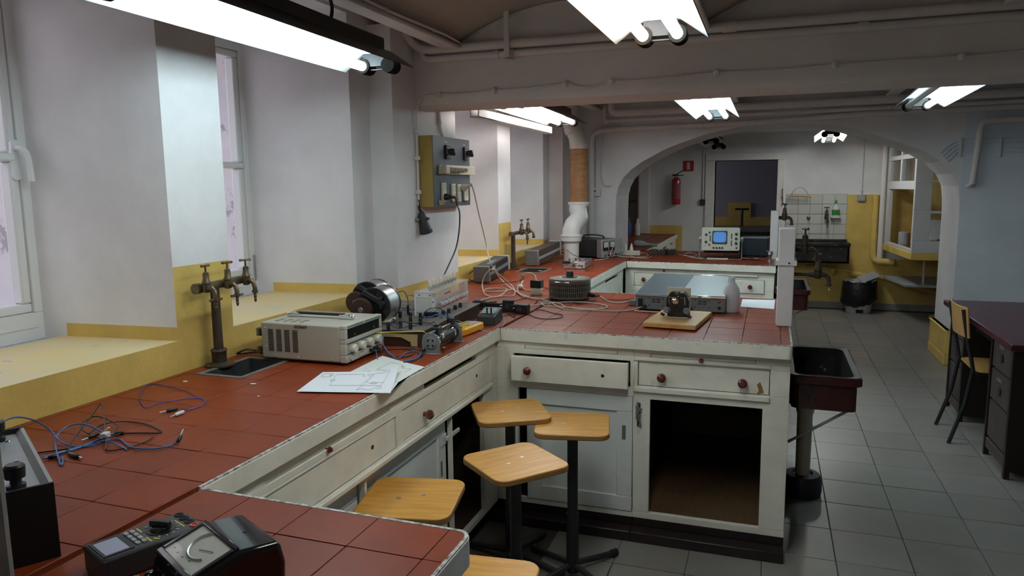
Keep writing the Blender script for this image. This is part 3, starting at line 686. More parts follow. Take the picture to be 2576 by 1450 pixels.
# black plug hanging from that cable
pc = Vector((-1.775,3.585,1.36)); t = thing('hanging_plug', 'black bulky plug hanging under the mustard sided switch box', 'plug', pc)
obj('body', MB().lathe([(0,.045),(.012,.045),(.020,.03),(.026,-.02),(.034,-.065),(.034,-.075),(0,-.075)], pc, (-.12,-.25,1), 14), M['char'], t, world=True)
obj('clamp', MB().obox(pc+Vector((.004,0,.012)), (.062,.03,.012), (0,.2,.3)).obox(pc+Vector((.03,.02,-.06)), (.022,.02,.02)), M['char'], t, world=True, bevel=.003)
obj('screw', MB().cyl(pc+Vector((-.012,-.03,.0)), pc+Vector((-.02,-.045,.002)), .008, None, 10), M['steel'], t, world=True)
obj('lead', MB().tube(spline([pc+Vector((-.005,-.01,.045)), (-1.787,3.568,1.425), (-1.79,3.565,1.47)], 5), .006, 6), M['blackm'], t, world=True)
# switch box
bx0, bx1, by0, by1, bz0, bz1 = -1.80, -1.717, 3.607, 4.113, 1.427, 1.812
t = thing('switch_box', 'wall box with mustard sides and a slate grey front full of switches and sockets', 'switch box', (-1.80,3.86,bz0))
obj('case', MB().box((bx0,by0,bz0),(bx1-.003,by1,bz1)), M['boxy'], t, world=True, bevel=.003); obj('front_panel', MB().box((bx1-.003,by0,bz0),(bx1,by1,bz1)), M['boxg'], t, world=True)
def FP(px, py): v = onx(px, py, bx1); return v.y, v.z
for i, (px, py) in enumerate(((1124,383),(1170,387))):
    y, z = FP(px, py); pl = obj('switch_plate', MB().prism(rrect(.060,.078,.006,3,y,z), bx1, bx1+.012, 0), M['black'] if i == 0 else M['char'], t, world=True, bevel=.002)
    kb = obj('dial_ring', MB().lathe([(0,0),(.026,0),(.024,.003),(0,.003)], (bx1+.012,y,z), (1,0,0), 20), M['greym'], t, world=True)
    obj('rotary_knob', MB().lathe([(0,0),(.018,0),(.016,.018),(.012,.034),(0,.036)], (bx1+.014,y,z), (1,0,.1), 14).obox((bx1+.035,y,z),(.03,.014,.04),(.5,0,0)), M['black'], t, world=True, bevel=.003)
y, z = FP(1108,427); y2, _ = FP(1192,430)
obj('fuse_strip', MB().box((bx1,y-.03,z-.026),(bx1+.016,y2-.02,z+.026)), M['cream'], t, world=True, bevel=.003)
obj('fuse_cover', MB().box((bx1+.012,y-.022,z-.024),(bx1+.045,y+.035,z+.024)), M['cream'], t, world=True, bevel=.005)
for px in (1131,1143,1155,1168,1180,1192):
    yy, zz = FP(px,429); zz = z; yy = y+.035+.030*((1131,1143,1155,1168,1180,1192).index(px)+.5)*1.18
    fu = obj('fuse', MB().lathe([(0,0),(.0145,0),(.0145,.03),(.012,.032),(.012,.046),(.0095,.048),(.0095,.040),(0,.040)], (bx1+.014,yy,zz), (1,0,0), 16), M['cream'], t, world=True)
    obj('window', MB().lathe([(0,.0405),(.0095,.0405),(.0095,.0415),(0,.0415)], (bx1+.014,yy,zz), (1,0,0), 14), M['bulb'], fu, world=True)
def socket(px, py, w, h, n):
    y, z = FP(px, py); s = obj('socket', MB().prism(rrect(w, h, .004, 3, y, z), bx1, bx1+.012, 0), M['creaml'], t, world=True, bevel=.002)
    for k in range(n):
        zc = z+(h/4 if n == 2 and k == 0 else -h/4 if n == 2 else 0)
        obj('well', MB().lathe([(.0205,0),(.0205,.0015),(.018,.0015),(.017,-.002),(0,-.002),(0,-.003),(.0205,-.003)], (bx1+.0125,y,zc), (1,0,0), 20), M['cream'], s, world=True)
        obj('pin_holes', MB().cyl((bx1+.0106,y-.006,zc+.006),(bx1+.0118,y-.006,zc+.006),.003,None,8).cyl((bx1+.0106,y+.006,zc-.006),(bx1+.0118,y+.006,zc-.006),.003,None,8), M['hole'], s, world=True)
socket(1114,484,.052,.105,2); socket(1138,485,.05,.100,2); socket(1152,486,.05,.100,2); socket(1169,487,.06,.085,1)
y, z = FP(1110,510); obj('brass_tag', MB().obox((bx1+.004,y,z),(.008,.072,.026),(.06,0,0)), M['veneer'], t, world=True, bevel=.002)
text('ZASILANIE', .011, M['greyl'], t, Matrix()) if 0 else None
obj('label_mark', MB().box((bx1,FP(1121,352)[0]-.02,1.782),(bx1+.0006,FP(1121,352)[0]+.02,1.788)).box((bx1,FP(1167,359)[0]-.015,1.779),(bx1+.0006,FP(1167,359)[0]+.015,1.785)), M['greyl'], t, world=True)
# plugs in its sockets with their leads
y, z = FP(1114,494); p0 = Vector((bx1+.012,y,z-.004))
t = thing('black_plug_cable', 'black cable plugged into the switch box, dropping to the clear lamp box', 'cable', p0)
obj('plug', MB().lathe([(0,0),(.0195,0),(.0195,.012),(.013,.03),(.008,.042),(.007,.062),(0,.064)], p0, (1,.1,-.05), 16), M['black'], t, world=True)
e = onz(1118,692,1.065)
obj('lead', MB().tube(spline([p0+Vector((.06,.006,-.003)), ony(1148,512,3.83), ony(1156,535,3.83), ony(1155,580,3.8), ony(1147,625,3.75), ony(1130,665,3.65), ony(1116,695,3.55)], 8), .0042, 8), M['wblk'], t, world=True)
y, z = FP(1157,475); p0 = Vector((bx1+.012,y,z))
t = thing('white_plug_cable', 'white cable leaving the switch box and snaking to the white connector on the bench', 'cable', p0)
obj('plug', MB().lathe([(0,0),(.021,0),(.021,.016),(.014,.032),(.009,.046),(.008,.066),(0,.068)], p0, (1,.35,.42), 16), M['cream'], t, world=True)
wq = [p0+Vector((.055,.02,.025)), ony(1180,460,4.02), ony(1190,475,4.1), ony(1205,540,4.3), ony(1222,610,4.45), ony(1235,665,4.4)]+[onz(x,y,.907) for x, y in ((1262,705),(1300,735),(1345,752),(1385,750),(1400,745))]
obj('lead', MB().tube(spline(wq, 8), .0045, 8), M['wwht'], t, world=True)
# pipes above the box, and the trough behind the beam
pipe('pair of thin conduits dropping to the top of the switch box', [(-1.79,3.86,2.2),(-1.79,3.86,1.9),(-1.78,3.88,1.815)], .009, 'pipe', [((-1.79,3.86,1.90),(0,0,1))])
v = onx(1190,284,-1.56); zt_ = v.z
single('cable_trough', 'white channel running along the ceiling behind the beam, left of its lamp', 'channel', MB().box((-1.60,3.85,zt_-.02),(-1.545,5.3,zt_-.012)).box((-1.60,3.85,zt_-.02),(-1.593,5.3,zt_+.03)).box((-1.552,3.85,zt_-.02),(-1.545,5.3,zt_+.03)), M['pipe'], bevel=.002)
pipe('thin cable clipped along the first steel rib above the near lamp', [(-1.50,1.6,2.25),(-1.49,2.2,2.255),(-1.505,2.8,2.255),(-1.50,3.3,2.26),(-1.52,3.55,2.262)], .006, 'pipe', [((-1.503,2.75,2.255),(0,1,0)),((-1.5,3.2,2.258),(0,1,0))], name='rib_cable', cat='cable')
# far duct
dx, dy = -1.615, 6.12
t = thing('vent_duct', 'fat duct with a brown wrapped middle and white elbows below', 'duct', (dx,dy,.9))
up = ony(1456,440,6.3); ux, uy = up.x, 6.3; zb = ony(1456,372,6.3).z; zl = ony(1456,508,6.3).z
obj('top_bend', MB().tube([(ux-.10,uy+.1,2.28),(ux-.10,uy+.05,2.22),(ux-.09,uy+.02,2.12),(ux-.05,uy,2.04),(ux-.015,uy,zb+.10),(ux,uy,zb)], .078, 20), M['duct'], t, world=True)
obj('bend_collar', MB().tube([(ux-.055,uy,2.05),(ux-.035,uy,2.0)], .085, 20).tube([(ux,uy,zb+.03),(ux,uy,zb-.01)], .081, 20), M['duct'], t, world=True)
obj('wrap', MB().cyl((ux,uy,zl),(ux,uy,zb),.079,None,24), M['brownw'], t, world=True)
lx = onx(1432,640,dx).x
obj('lower_pipe', MB().lathe([(.068,0),(.068,.145),(.072,.15),(.088,.165),(.088,.20),(.092,.205),(.092,.215),(.086,.22)], (dx,dy,.9), n=24), M['pvc'], t, world=True)
obj('offset_bend', MB().tube([(dx,dy,1.09),(dx,dy,1.15),(dx+.012,dy+.02,1.20),(dx+.05,dy+.1,1.26),(ux-.004,uy-.02,1.33),(ux,uy,1.38)], .078, 22), M['pvc'], t, world=True)
obj('bend_socket', MB().tube([(ux,uy,1.36),(ux,uy,zl-.012)], .088, 22).tube([(ux,uy,zl-.02),(ux,uy,zl)], .094, 22), M['pvc'], t, world=True)
# pipes on the arch wall
ya = 6.80
t = pipe('white pipe rising left of the arch and bending along its top', [(-1.598,ya,.905)]+[(-1.598,ya,1.9)]+bend((-1.598,ya,1.9),(-1.598,ya,2.045),(-1.4,ya,2.048),.11)+[(-.146,ya,2.062),(.7,ya,2.10),(4.5,ya,2.13)], .024, 'pipe', [((-1.598,ya,.985),(0,0,1)),((-.60,ya,2.056),(1,0,0))], sharp=True)
pipe('double pipe above the arch, lower thin one', [(-1.466,ya-.02,2.25),(-1.466,ya-.02,2.12)]+[(-1.466,ya-.02,2.10)], .017, sharp=True)
pipe('thin white pipe above the arch starting at the tee', [(-1.466,ya-.02,2.128),(-.064,ya-.02,2.135),(4.5,ya-.02,2.17)], .018, 'pipe', [((-1.44,ya-.02,2.128),(1,0,0)),((-.6,ya-.02,2.132),(1,0,0))], sharp=True)
pipe('fat white pipe just under the vault above the arch', [(-1.40,ya-.05,2.30)]+bend((-1.40,ya-.05,2.30),(-1.40,ya-.05,2.19),(-1.2,ya-.05,2.19),.06)+[(4.5,ya-.05,2.23)], .034, sharp=True)
p = [ony(x, y, ya+.03) for x, y in ((1514,330),(1513,380),(1514,420),(1515,450),(1522,466),(1535,468))]
pipe('thin conduit ending in a small hook left of the arch', p, .006, 'pipe', [(p[1],(0,0,1)),(p[2],(0,0,1)),(p[5],(1,0,0))])
v = ony(1502,483,6.83)
t = thing('call_switch', 'small white wall switch with a red button left of the arch', 'switch', (v.x,6.85,v.z))
obj('box', MB().box((v.x-.04,6.815,v.z-.042),(v.x+.032,6.85,v.z+.042)), M['pvc'], t, world=True, bevel=.005); obj('button', MB().cyl((v.x-.016,6.815,v.z+.008),(v.x-.016,6.808,v.z+.008),.009,None,12), M['red'], t, world=True)
obj('conduit', MB().cyl((v.x-.012,6.835,v.z+.04),(v.x-.012,6.835,2.03),.006,None,8), M['pipe'], t, world=True)
A_, B_, C_ = ony(2590,298,6.79), ony(2470,303,6.79), ony(2445,462,6.79)
pipe('white pipe bending down on the right hand wall', [A_]+bend(A_, B_, C_, .07)+[C_, C_+Vector((-.03,.02,-.02))], .024, sharp=True)
t = thing('cable_bundle', 'row of thin painted cables fanning out on the wall right of the arch', 'cables', ony(2420,370,6.83))
for k in range(4):
    q = [(2366+6*k,386+7*k),(2385+5*k,368+8*k),(2412,354+9*k),(2450,350+10.5*k),(2520,346+12*k),(2590,343+13*k)]
    obj('cable', MB().tube(spline([ony(x, y, 6.838) for x, y in q], 5), .0055, 6), M['plaster2'], t, world=True)
for px in (2418,2518):
    a, b = ony(px,346,6.835), ony(px,395,6.835); obj('clip_bar', MB().box((a.x-.008,6.828,b.z),(a.x+.008,6.85,a.z)), M['plaster2'], t, world=True, bevel=.002)
# ================================================================= TAPS
def tap_mesh(o, f, s=1., nozzle=0, hrot=.3):
    o, f = Vector(o), Vector(f).normalized(); up = Vector((0,0,1)); sd = f.cross(up)
    b = MB().tube([o-f*.03*s, o, o+f*.012*s], [.011*s,.014*s,.017*s], 10)
    b.lathe([(.0,-.022*s),(.015*s,-.018*s),(.0195*s,0),(.017*s,.018*s),(.0195*s,.021*s),(.019*s,.028*s),(.0145*s,.036*s),(.0125*s,.066*s),(.008*s,.070*s),(0,.071*s)], o+f*.014*s, up, 14)
    b.tube(spline([o+f*.02*s, o+f*.040*s+up*.002*s, o+f*.057*s-up*.008*s, o+f*.064*s-up*.028*s, o+f*.064*s-up*.042*s], 5), [.0125*s]*8+[.010*s]*13, 10)
    e = o+f*.064*s-up*.042*s
    b.lathe([(0,0),(.014*s,0),(.014*s,-.010*s),(.008*s,-.013*s),(0,-.013*s)], e, up, 12)
    if nozzle: b.lathe([(0,-.012*s),(.0075*s,-.012*s),(.006*s,-.022*s),(.0075*s,-.025*s),(.0055*s,-.036*s),(.007*s,-.039*s),(.004*s,-.054*s),(0,-.055*s)], e, up, 10)
    if nozzle == 2: b.tube([e-sd*.034*s-up*.006*s, e+sd*.034*s-up*.006*s], .0055*s, 8)
    a = sd*math.cos(hrot)+f*math.sin(hrot); c = o+f*.014*s+up*.098*s
    h = MB().cyl(o+f*.014*s+up*.066*s, c, .0042*s, None, 8).tube([c-a*.028*s, c-a*.02*s, c-a*.01*s, c, c+a*.01*s, c+a*.02*s, c+a*.028*s], [.0058*s,.0062*s,.0042*s,.0062*s,.0042*s,.0062*s,.0058*s], 8)
    return b, h
xt = -1.868; bz = onx(545,718,xt).z; yp = onx(545,800,xt).y
t = thing('tap_stand', 'brown pipe stand with three brass taps beside the lead sink', 'tap', (xt,yp,.9), 0, 'laboratory tap stands')
obj('base', MB().lathe([(0,0),(.052,0),(.052,.006),(.03,.012),(.026,.014),(.026,.05),(.030,.056),(.026,.062),(0,.062)], (xt,yp,.9), n=18), M['rustp'], t, world=True)
obj('column', MB().cyl((xt,yp,.95),(xt,yp,bz),.017,.0155,16), M['rustp'], t, world=True)
y0, y1 = onx(492,723,xt).y, onx(604,708,xt).y
obj('manifold', MB().cyl((xt,y0,bz),(xt,y1,bz+.004),.0155,None,14).lathe([(0,0),(.019,0),(.019,.022),(0,.024)],(xt,y0-.004,bz),(0,1,0),14), M['brass'], t, world=True)
for q, (px, nz) in enumerate(((521,2),(576,2),(622,1))):
    y = onx(px-2,715,xt+.03).y; bb, hh = tap_mesh((xt+.020,y,bz+.002), (1,-.10,0), .80, nz, .25-.3*q)
    tp = obj('tap', bb, M['brass'], t, world=True); obj('tap_handle', hh, M['brass'], tp, world=True)
xt = -1.86; yp = 5.30; bz = onx(1292,588,xt).z
t = thing('tap_stand', 'brown pipe stand with two brass taps at the far windows', 'tap', (xt,yp,.9), 0, 'laboratory tap stands')
obj('column', MB().cyl((xt,yp,.9),(xt,yp,bz),.0175,.0155,16), M['rustp'], t, world=True); obj('base', MB().lathe([(0,0),(.05,0),(.05,.008),(.026,.012),(.026,.05),(0,.05)], (xt,yp,.9), n=18), M['rustp'], t, world=True)
obj('manifold', MB().cyl((xt,yp-.05,bz),(xt,yp+.36,bz),.0145,None,14).lathe([(0,0),(.018,0),(.018,.02),(0,.022)],(xt,yp-.056,bz),(0,1,0),14), M['brass'], t, world=True)
for q, yy in enumerate((yp+.10, yp+.26)):
    bb, hh = tap_mesh((xt+.022,yy,bz+.004), (1,-.1,0), .98, 1-q, .1); tp = obj('tap', bb, M['brass'], t, world=True); obj('tap_handle', hh, M['brass'], tp, world=True)
# posts at the aisle ends of the arms
ztop = ony(1985,576,3.417).z
t = thing('service_post', 'pinkish white square post with a collar on the end of the middle arm', 'post', (.078,3.48,.9), 0, 'service posts')
obj('shaft', MB().box((.043,3.417,.9),(.111,3.53,ztop)), M['plaster'], t, world=True, bevel=.004)
zc = ony(1980,662,3.417).z
obj('collar', MB().plate(.034,.120,3.406,3.54,[(.043,.111,3.417,3.53)],zc-.011,zc+.011,2), M['plaster'], t, world=True, bevel=.001); obj('screw', MB().cyl((.088,3.407,zc),(.088,3.402,zc),.004,None,8), M['hole'], t, world=True)
def posttap(lab, o, f, s, ext, grp=None, nz=0):
    t2 = thing('post_tap', lab, 'tap', o); o = Vector(o); f = Vector(f).normalized()
    bb, hh = tap_mesh(o+f*ext, f, s, nz, .5); obj('body', bb.tube([o, o+f*ext], .0085*s, 10), M['rustp'], t2, world=True); obj('handle', hh, M['rustp'], t2, world=True); return t2
v = ony(2003,690,3.48); posttap('dark bib tap low on the post, dripping over the oxblood sink', (.110,3.48,v.z), (1,0,0), .92, .088)
v = ony(2030,628,3.50); posttap('dark bib tap high on the middle post', (.110,3.50,v.z), (1,-.1,0), .95, .03)
single('water_drop', 'water drop falling from the low dark tap', 'drop', MB().sphere((.26,3.48,ony(2073,722,3.48).z-.012),.004,8,6,(1,1,1.4)), M['bulb'])
t = thing('service_post', 'bluish white post on the end of the far arm beside the dark box', 'post', (.03,6.6,.9), 0, 'service posts')
x0, x1 = ony(1937,600,6.52).x, ony(1957,600,6.52).x; z2 = ony(1947,531,6.52).z
obj('shaft', MB().box((x0,6.52,.9),(x1,6.66,z2)), M['plaster'], t, world=True, bevel=.004)
v = ony(1962,548,6.58); posttap('dark tap on the far post in front of the white wall tiles', (x1,6.58,v.z), (1,-.1,0), 1.15, .03)
v = ony(1949,637,5.6); t = thing('gas_cock', 'small grey gas cock left of the middle post', 'tap', (v.x,6.35,.9))
obj('body', MB().lathe([(0,0),(.022,0),(.022,.01),(.012,.02),(.014,.05),(.022,.06),(.02,.085),(0,.09)], (.015,6.30,.9), n=12), M['steel'], t, world=True); obj('lever', MB().obox((.012,6.29,.985),(.05,.012,.01),(0,.2,.3)), M['steel'], t, world=True, bevel=.002)
# end sinks
def endsink(lab, x0, x1, y0, y1, zr, dp, grp):
    t = thing('end_sink', lab, 'sink', ((x0+x1)/2,(y0+y1)/2,zr-dp), 0, grp); th = .022
    m = MB(); o = rrect(x1-x0, y1-y0, .03, 4, (x0+x1)/2, (y0+y1)/2); i = rrect(x1-x0-2*th, y1-y0-2*th, .045, 4, (x0+x1)/2, (y0+y1)/2); i2 = rrect(x1-x0-2.6*th, y1-y0-2.6*th, .06, 4, (x0+x1)/2, (y0+y1)/2); n = len(o)
    lip = rrect(x1-x0+.016, y1-y0+.016, .035, 4, (x0+x1)/2, (y0+y1)/2); lo = rrect(x1-x0-.02, y1-y0-.02, .03, 4, (x0+x1)/2, (y0+y1)/2)
    def lv(P, z): return [Vector((p[0], p[1], z)) for p in P]
    m.loft([lv(lo, zr-dp), lv(lo, zr-.045), lv(o, zr-.04), lv(lip, zr-.036), lv(lip, zr-.006), lv(o, zr)], 0, False)
    m.add(lv(lo, zr-dp), [tuple(range(n-1,-1,-1))], 0)
    m.loft([lv(o, zr), lv(i, zr-.004), lv(i, zr-.03), lv(i2, zr-dp+.02)], 1, False); m.add(lv(i2, zr-dp+.02), [tuple(range(n))], 1)
    obj('basin', m, [M['ceramic'], M['ceramicw']], t, world=True); return t
t = endsink('oxblood ceramic sink on the aisle end of the middle arm', .106, .385, 3.27, 3.90, .72, .15, 'oxblood end sinks')
obj('outlet_box', MB().box((.108,3.45,.535),(.27,3.85,.57)), M['ceramic'], t, world=True, bevel=.01)
obj('drain_pipe', MB().lathe([(.0,.46),(.044,.46),(.042,.34),(.036,.325),(.034,0),(0,0)], (.198,3.74,.085), n=20), M['cream'], t, world=True)
obj('drain_pot', MB().lathe([(0,0),(.088,0),(.092,.02),(.092,.085),(.08,.105),(.05,.11),(.04,.10),(0,.10)], (.198,3.74,0), n=24), M['blackm'], t, world=True)
a_, b_ = Vector((.365,3.33,.575)), ony(1982,1112,3.33); obj('brace', MB().tube([a_, Vector((b_.x,3.33,b_.z))], .0065, 8), M['greyl'], t, world=True)
t = endsink('oxblood ceramic sink on the aisle end of the far arm', .065, .315, 5.98, 6.70, .72, .16, 'oxblood end sinks')
obj('outlet_box', MB().box((.07,6.1,.51),(.20,6.5,.565)), M['ceramic'], t, world=True, bevel=.01); obj('brace', MB().tube([(.29,6.05,.565),(.07,6.05,.42)], .006, 8), M['greyl'], t, world=True)
# ================================================================= FAR ROOM
def bp(px, py): v = ony(px, py, BY); return v.x, v.z
x, z = bp(1732,418); t = thing('fire_sign', 'square red sign with a pale extinguisher symbol on the far wall', 'sign', (x,BY,z))
obj('plate', MB().box((x-.067,BY-.006,z-.067),(x+.067,BY,z+.067)), M['red'], t, world=True)
sy = MB().prism([(x-.019,z-.045),(x+.019,z-.045),(x+.019,z+.024),(x+.012,z+.034),(x+.014,z+.048),(x-.004,z+.048),(x-.022,z+.036),(x-.020,z+.030),(x-.007,z+.034),(x-.019,z+.024)], BY-.0075, BY-.006, 1)
obj('symbol', sy, M['creaml'], t, world=True)
x0, z0 = bp(1702,514); t = thing('fire_extinguisher', 'red fire extinguisher hanging on the far wall under the sign', 'extinguisher', (x0,BY-.07,z0))
obj('cylinder', MB().lathe([(0,0),(.05,0),(.056,.008),(.057,.02),(.057,.30),(.050,.325),(.022,.342),(.016,.348),(0,.348)], (x0,BY-.07,z0), n=22), M['redp'], t, world=True)
obj('label_band', MB().cyl((x0,BY-.07,z0+.07),(x0,BY-.07,z0+.27),.0575,None,22), mat('faded red label', (.30,.055,.065), .5, var=.4, scale=30), t, world=True)
obj('neck', MB().cyl((x0,BY-.07,z0+.34),(x0,BY-.07,z0+.37),.014,None,12), M['cream'], t, world=True)
obj('valve', MB().obox((x0-.015,BY-.07,z0+.375),(.07,.03,.022)).obox((x0+.04,BY-.07,z0+.372),(.10,.014,.010),(0,.02,0)).obox((x0+.035,BY-.07,z0+.405),(.11,.014,.010),(0,-.55,0)), M['blackm'], t, world=True, bevel=.003)
obj('wall_hook', MB().box((x0-.012,BY-.02,z0+.33),(x0+.012,BY,z0+.37)), M['blackm'], t, world=True)
x, z = bp(1768,509); t = thing('light_switch', 'small dark light switch with conduit left of the far doorway', 'switch', (x,BY,z))
obj('box', MB().box((x-.032,BY-.035,z-.036),(x+.032,BY,z+.036)), M['black'], t, world=True, bevel=.005); obj('rocker', MB().cyl((x,BY-.035,z),(x,BY-.041,z),.016,None,12), M['char'], t, world=True); obj('conduit', MB().cyl((x,BY-.012,z+.03),(x,BY-.012,2.16),.007,None,8), M['pipe'], t, world=True)
x, z = bp(2166,498); t = thing('junction_socket', 'grey wall socket with a conduit above, on the yellow panel of the far wall', 'socket', (x,BY,z))
obj('box', MB().box((x-.042,BY-.045,z-.04),(x+.042,BY,z+.035)), M['greyl'], t, world=True, bevel=.005); obj('lid', MB().cyl((x,BY-.045,z),(x,BY-.052,z),.024,None,14), M['greyl'], t, world=True); obj('conduit', MB().cyl((x,BY-.012,z+.03),(x,BY-.012,2.15),.007,None,8), M['pipe'], t, world=True)
for zz in (z+.09, z+.38): obj('clip', MB().box((x-.015,BY-.022,zz-.006),(x+.015,BY,zz+.006)), M['pipe'], t, world=True, bevel=.002)
# sink, taps, soap and rack on the tiled wall
t = thing('wall_sink', 'dark wall sink under the white tiles of the far room', 'sink', (.6,9.6,.55)); sx0, sx1, sy0 = .22, ony(2138,620,9.38).x, 9.38; zr, zl2 = ony(2138,612,9.38).z, ony(2138,664,9.38).z
m = MB().box((sx0,sy0,zl2),(sx1,sy0+.03,zr)).box((sx0,BY-.03,zl2),(sx1,BY-.012,zr+.02)).box((sx0,sy0,zl2),(sx0+.03,BY-.012,zr)).box((sx1-.03,sy0,zl2),(sx1,BY-.012,zr)).box((sx0,sy0,zl2),(sx1,BY-.012,zl2+.03)).box((sx0-.008,sy0-.010,zr-.045),(sx1+.01,sy0+.02,zr))
obj('basin', m, M['ceramicw'], t, world=True, bevel=.008); obj('waste_pipe', MB().tube(bend((.75,9.6,.56),(.75,9.6,.46),(.75,9.74,.46),.05)+[(.75,9.74,.46)], .03, 12), M['yellow'], t, world=True)
obj('supply_pipe', MB().tube([(.45,BY-.02,.52),(.75,BY-.03,.50),(1.05,BY-.03,.44)], .012, 8), M['yellow'], t, world=True)
x, z = bp(2076,546); posttap('dark tap on the white tiles under the soap dish side', (x,BY-.012,z), (.2,-1,0), 1.2, .035, nz=1)
x, z = bp(2034,548); single('wall_valve', 'little round valve on the white wall tiles', 'valve', MB().lathe([(0,0),(.022,0),(.018,.015),(.008,.02),(.008,.03),(.014,.034),(0,.04)], (x,BY-.013,z), (0,-1,0), 12), M['brass'])
x, z = bp(2101,545); t = thing('soap_dish', 'white soap dish fixed to the tiled wall', 'dish', (x,BY,z)); obj('tray', MB().prism(rrect(.115,.08,.03,5,x,BY-.05), z-.018, z+.004, 2), M['pvc'], t, world=True, bevel=.006); obj('back', MB().box((x-.045,BY-.016,z-.02),(x+.045,BY-.012,z+.05)), M['pvc'], t, world=True, bevel=.003)
t = thing('soap_bottle', 'clear soap bottle with a green label and green cap on the soap dish', 'bottle', (x,BY-.05,z+.005))
obj('bottle', MB().lathe([(0,0),(.038,0),(.042,.01),(.042,.09),(.030,.125),(.014,.145),(.012,.155),(0,.155)], (x,BY-.05,z+.005), n=18), M['bottle'], t, world=True); obj('label_band', MB().cyl((x,BY-.05,z+.022),(x,BY-.05,z+.085),.0425,None,18), M['soap'], t, world=True); obj('cap', MB().lathe([(0,.15),(.016,.15),(.014,.175),(.006,.20),(0,.2)], (x,BY-.05,z+.005), n=12), M['green'], t, world=True)
a, c = bp(1986,492), bp(2040,494); t = thing('wall_rack', 'wire and wood towel rack above the white tiles', 'rack', (a[0],BY,a[1]))
obj('rail', MB().tube([(a[0],BY-.10,a[1]),(c[0],BY-.10,c[1])], .012, 8), M['pine'], t, world=True)
q = MB()
for u in (0,1): q.tube(spline([(a[0]+.02,BY-.10,a[1]+.01),(a[0]+.05,BY-.12-.06*u,a[1]+.07),(.35,BY-.12-.06*u,a[1]+.10),(c[0]-.06,BY-.10-.06*u,c[1]+.06),(c[0]-.03,BY-.10,c[1]+.01)], 5), .003, 6)
q.tube([(a[0]+.02,BY-.002,a[1]+.02),(a[0]+.02,BY-.10,a[1]+.01)], .004, 6).tube([(c[0]-.03,BY-.002,c[1]+.02),(c[0]-.03,BY-.10,c[1]+.01)], .004, 6)
obj('wire', q, M['greyl'], t, world=True)
for px, py, l in ((1968,487,.06),(1969,507,.035)):
    x, z = bp(px, py); single('wall_hook', 'thin dark hook on the door frame, upper one' if py < 500 else 'small red brown hook on the door frame, lower one', 'hook', MB().tube(spline([(x,BY-.022,z+l),(x,BY-.05,z+l*.3),(x+.004,BY-.05,z-l),(x-.004,BY-.03,z-l*.7)], 4), .005, 6), M['blackm'] if py < 500 else M['knob'])
# pipes, bin, hood
pipe('tall white drain pipe in the corner of the far room', [(1.262,9.66,.62),(1.262,9.66,2.17)], .035, 'pipe', sharp=True)
pipe('yellow painted drain pipe curving under the fume hood', [(1.19,9.70,1.39),(1.19,9.70,.75)]+bend((1.19,9.70,.75),(1.19,9.68,.60),(1.4,9.60,.60),.09)+[(1.42,9.60,.60)], .038, 'yellow', sharp=True)
t = thing('waste_bin', 'white bin lined with a black bag in the far room', 'bin', (1.04,9.5,0))
obj('bucket', MB().lathe([(0,0),(.135,0),(.14,.02),(.165,.36),(.175,.37),(.172,.385),(.155,.38),(.15,.36),(0,.36)], (1.04,9.50,0), n=24), M['bin'], t, world=True)
random.seed(5); rs = []
for h, r in ((.11,.165),(.15,.195),(.22,.205),(.30,.195),(.36,.185),(.385,.178)): rs.append([Vector((1.04+(r+random.uniform(-.012,.012))*math.cos(2*math.pi*k/28), 9.50+(r+random.uniform(-.012,.012))*math.sin(2*math.pi*k/28), h+random.uniform(-.012,.012)+(.03*math.sin(2*math.pi*k/28+1) if h < .2 else 0))) for k in range(28)])
obj('bin_bag', MB().loft(rs, 0, False), M['bag'], t, world=True, smooth=60); obj('lid_flap', MB().obox((1.14,9.56,.42),(.22,.16,.012),(.3,-.35,.3)), M['greyl'], t, world=True, bevel=.004)
obj('step_slot', MB().box((1.0,9.358,.01),(1.08,9.38,.05)), M['hole'], t, world=True)
hz = .82; L0, L1 = (1.275,9.62), (1.375,8.34); HX = 2.45
t = thing('fume_hood', 'white framed fume hood with a yellow shelf at the right of the far room', 'fume hood', (1.8,9.0,hz-.07))
obj('base_slab', MB().prism([L1,(HX,8.34),(HX,9.72),L0], hz-.075, hz), M['yellow'], t, world=True, bevel=.006); obj('worktop', MB().prism([(1.39,8.36),(HX,8.36),(HX,9.70),(1.295,9.60)], hz, hz+.006), M['btile'], t, world=True)
sv = Vector((L0[0]-L1[0], L0[1]-L1[1], 0)); sl = sv.length; sa = math.atan2(sv.y, sv.x); MS = Matrix.Translation((L1[0]+.01, L1[1]+.01, 0)) @ Matrix.Rotation(sa, 4, 'Z')
zt2 = 2.12
obj('side_frame', MB().plate(.0, sl-.03, hz, zt2, [(.08,sl-.14,hz+.03,1.46),(.10,.62,1.55,1.78),(.68,sl-.14,1.55,1.78),(.10,.62,1.83,2.06),(.68,sl-.14,1.83,2.06)], -.045, .0, 1).xf(MS), M['fridge'], t, world=True, bevel=.004)
for u0, u1 in ((.10,.62),(.68,sl-.14)):
    for w0, w1 in ((1.55,1.78),(1.83,2.06)): obj('pane', MB().box((u0,-.026,w0),(u1,-.02,w1)).xf(MS), M['glass'], t, world=True)
obj('front_frame', MB().plate(1.375, HX, hz, zt2, [(1.53,HX-.05,hz+.12,1.22),(1.53,HX-.05,1.245,1.53),(1.53,HX-.05,1.55,2.05)], 8.34, 8.38, 1), M['fridge'], t, world=True, bevel=.004)
for w0, w1 in ((hz+.12,1.22),(1.245,1.53),(1.55,2.05)): obj('pane', MB().box((1.53,8.357,w0),(HX-.05,8.362,w1)), M['glass'], t, world=True)
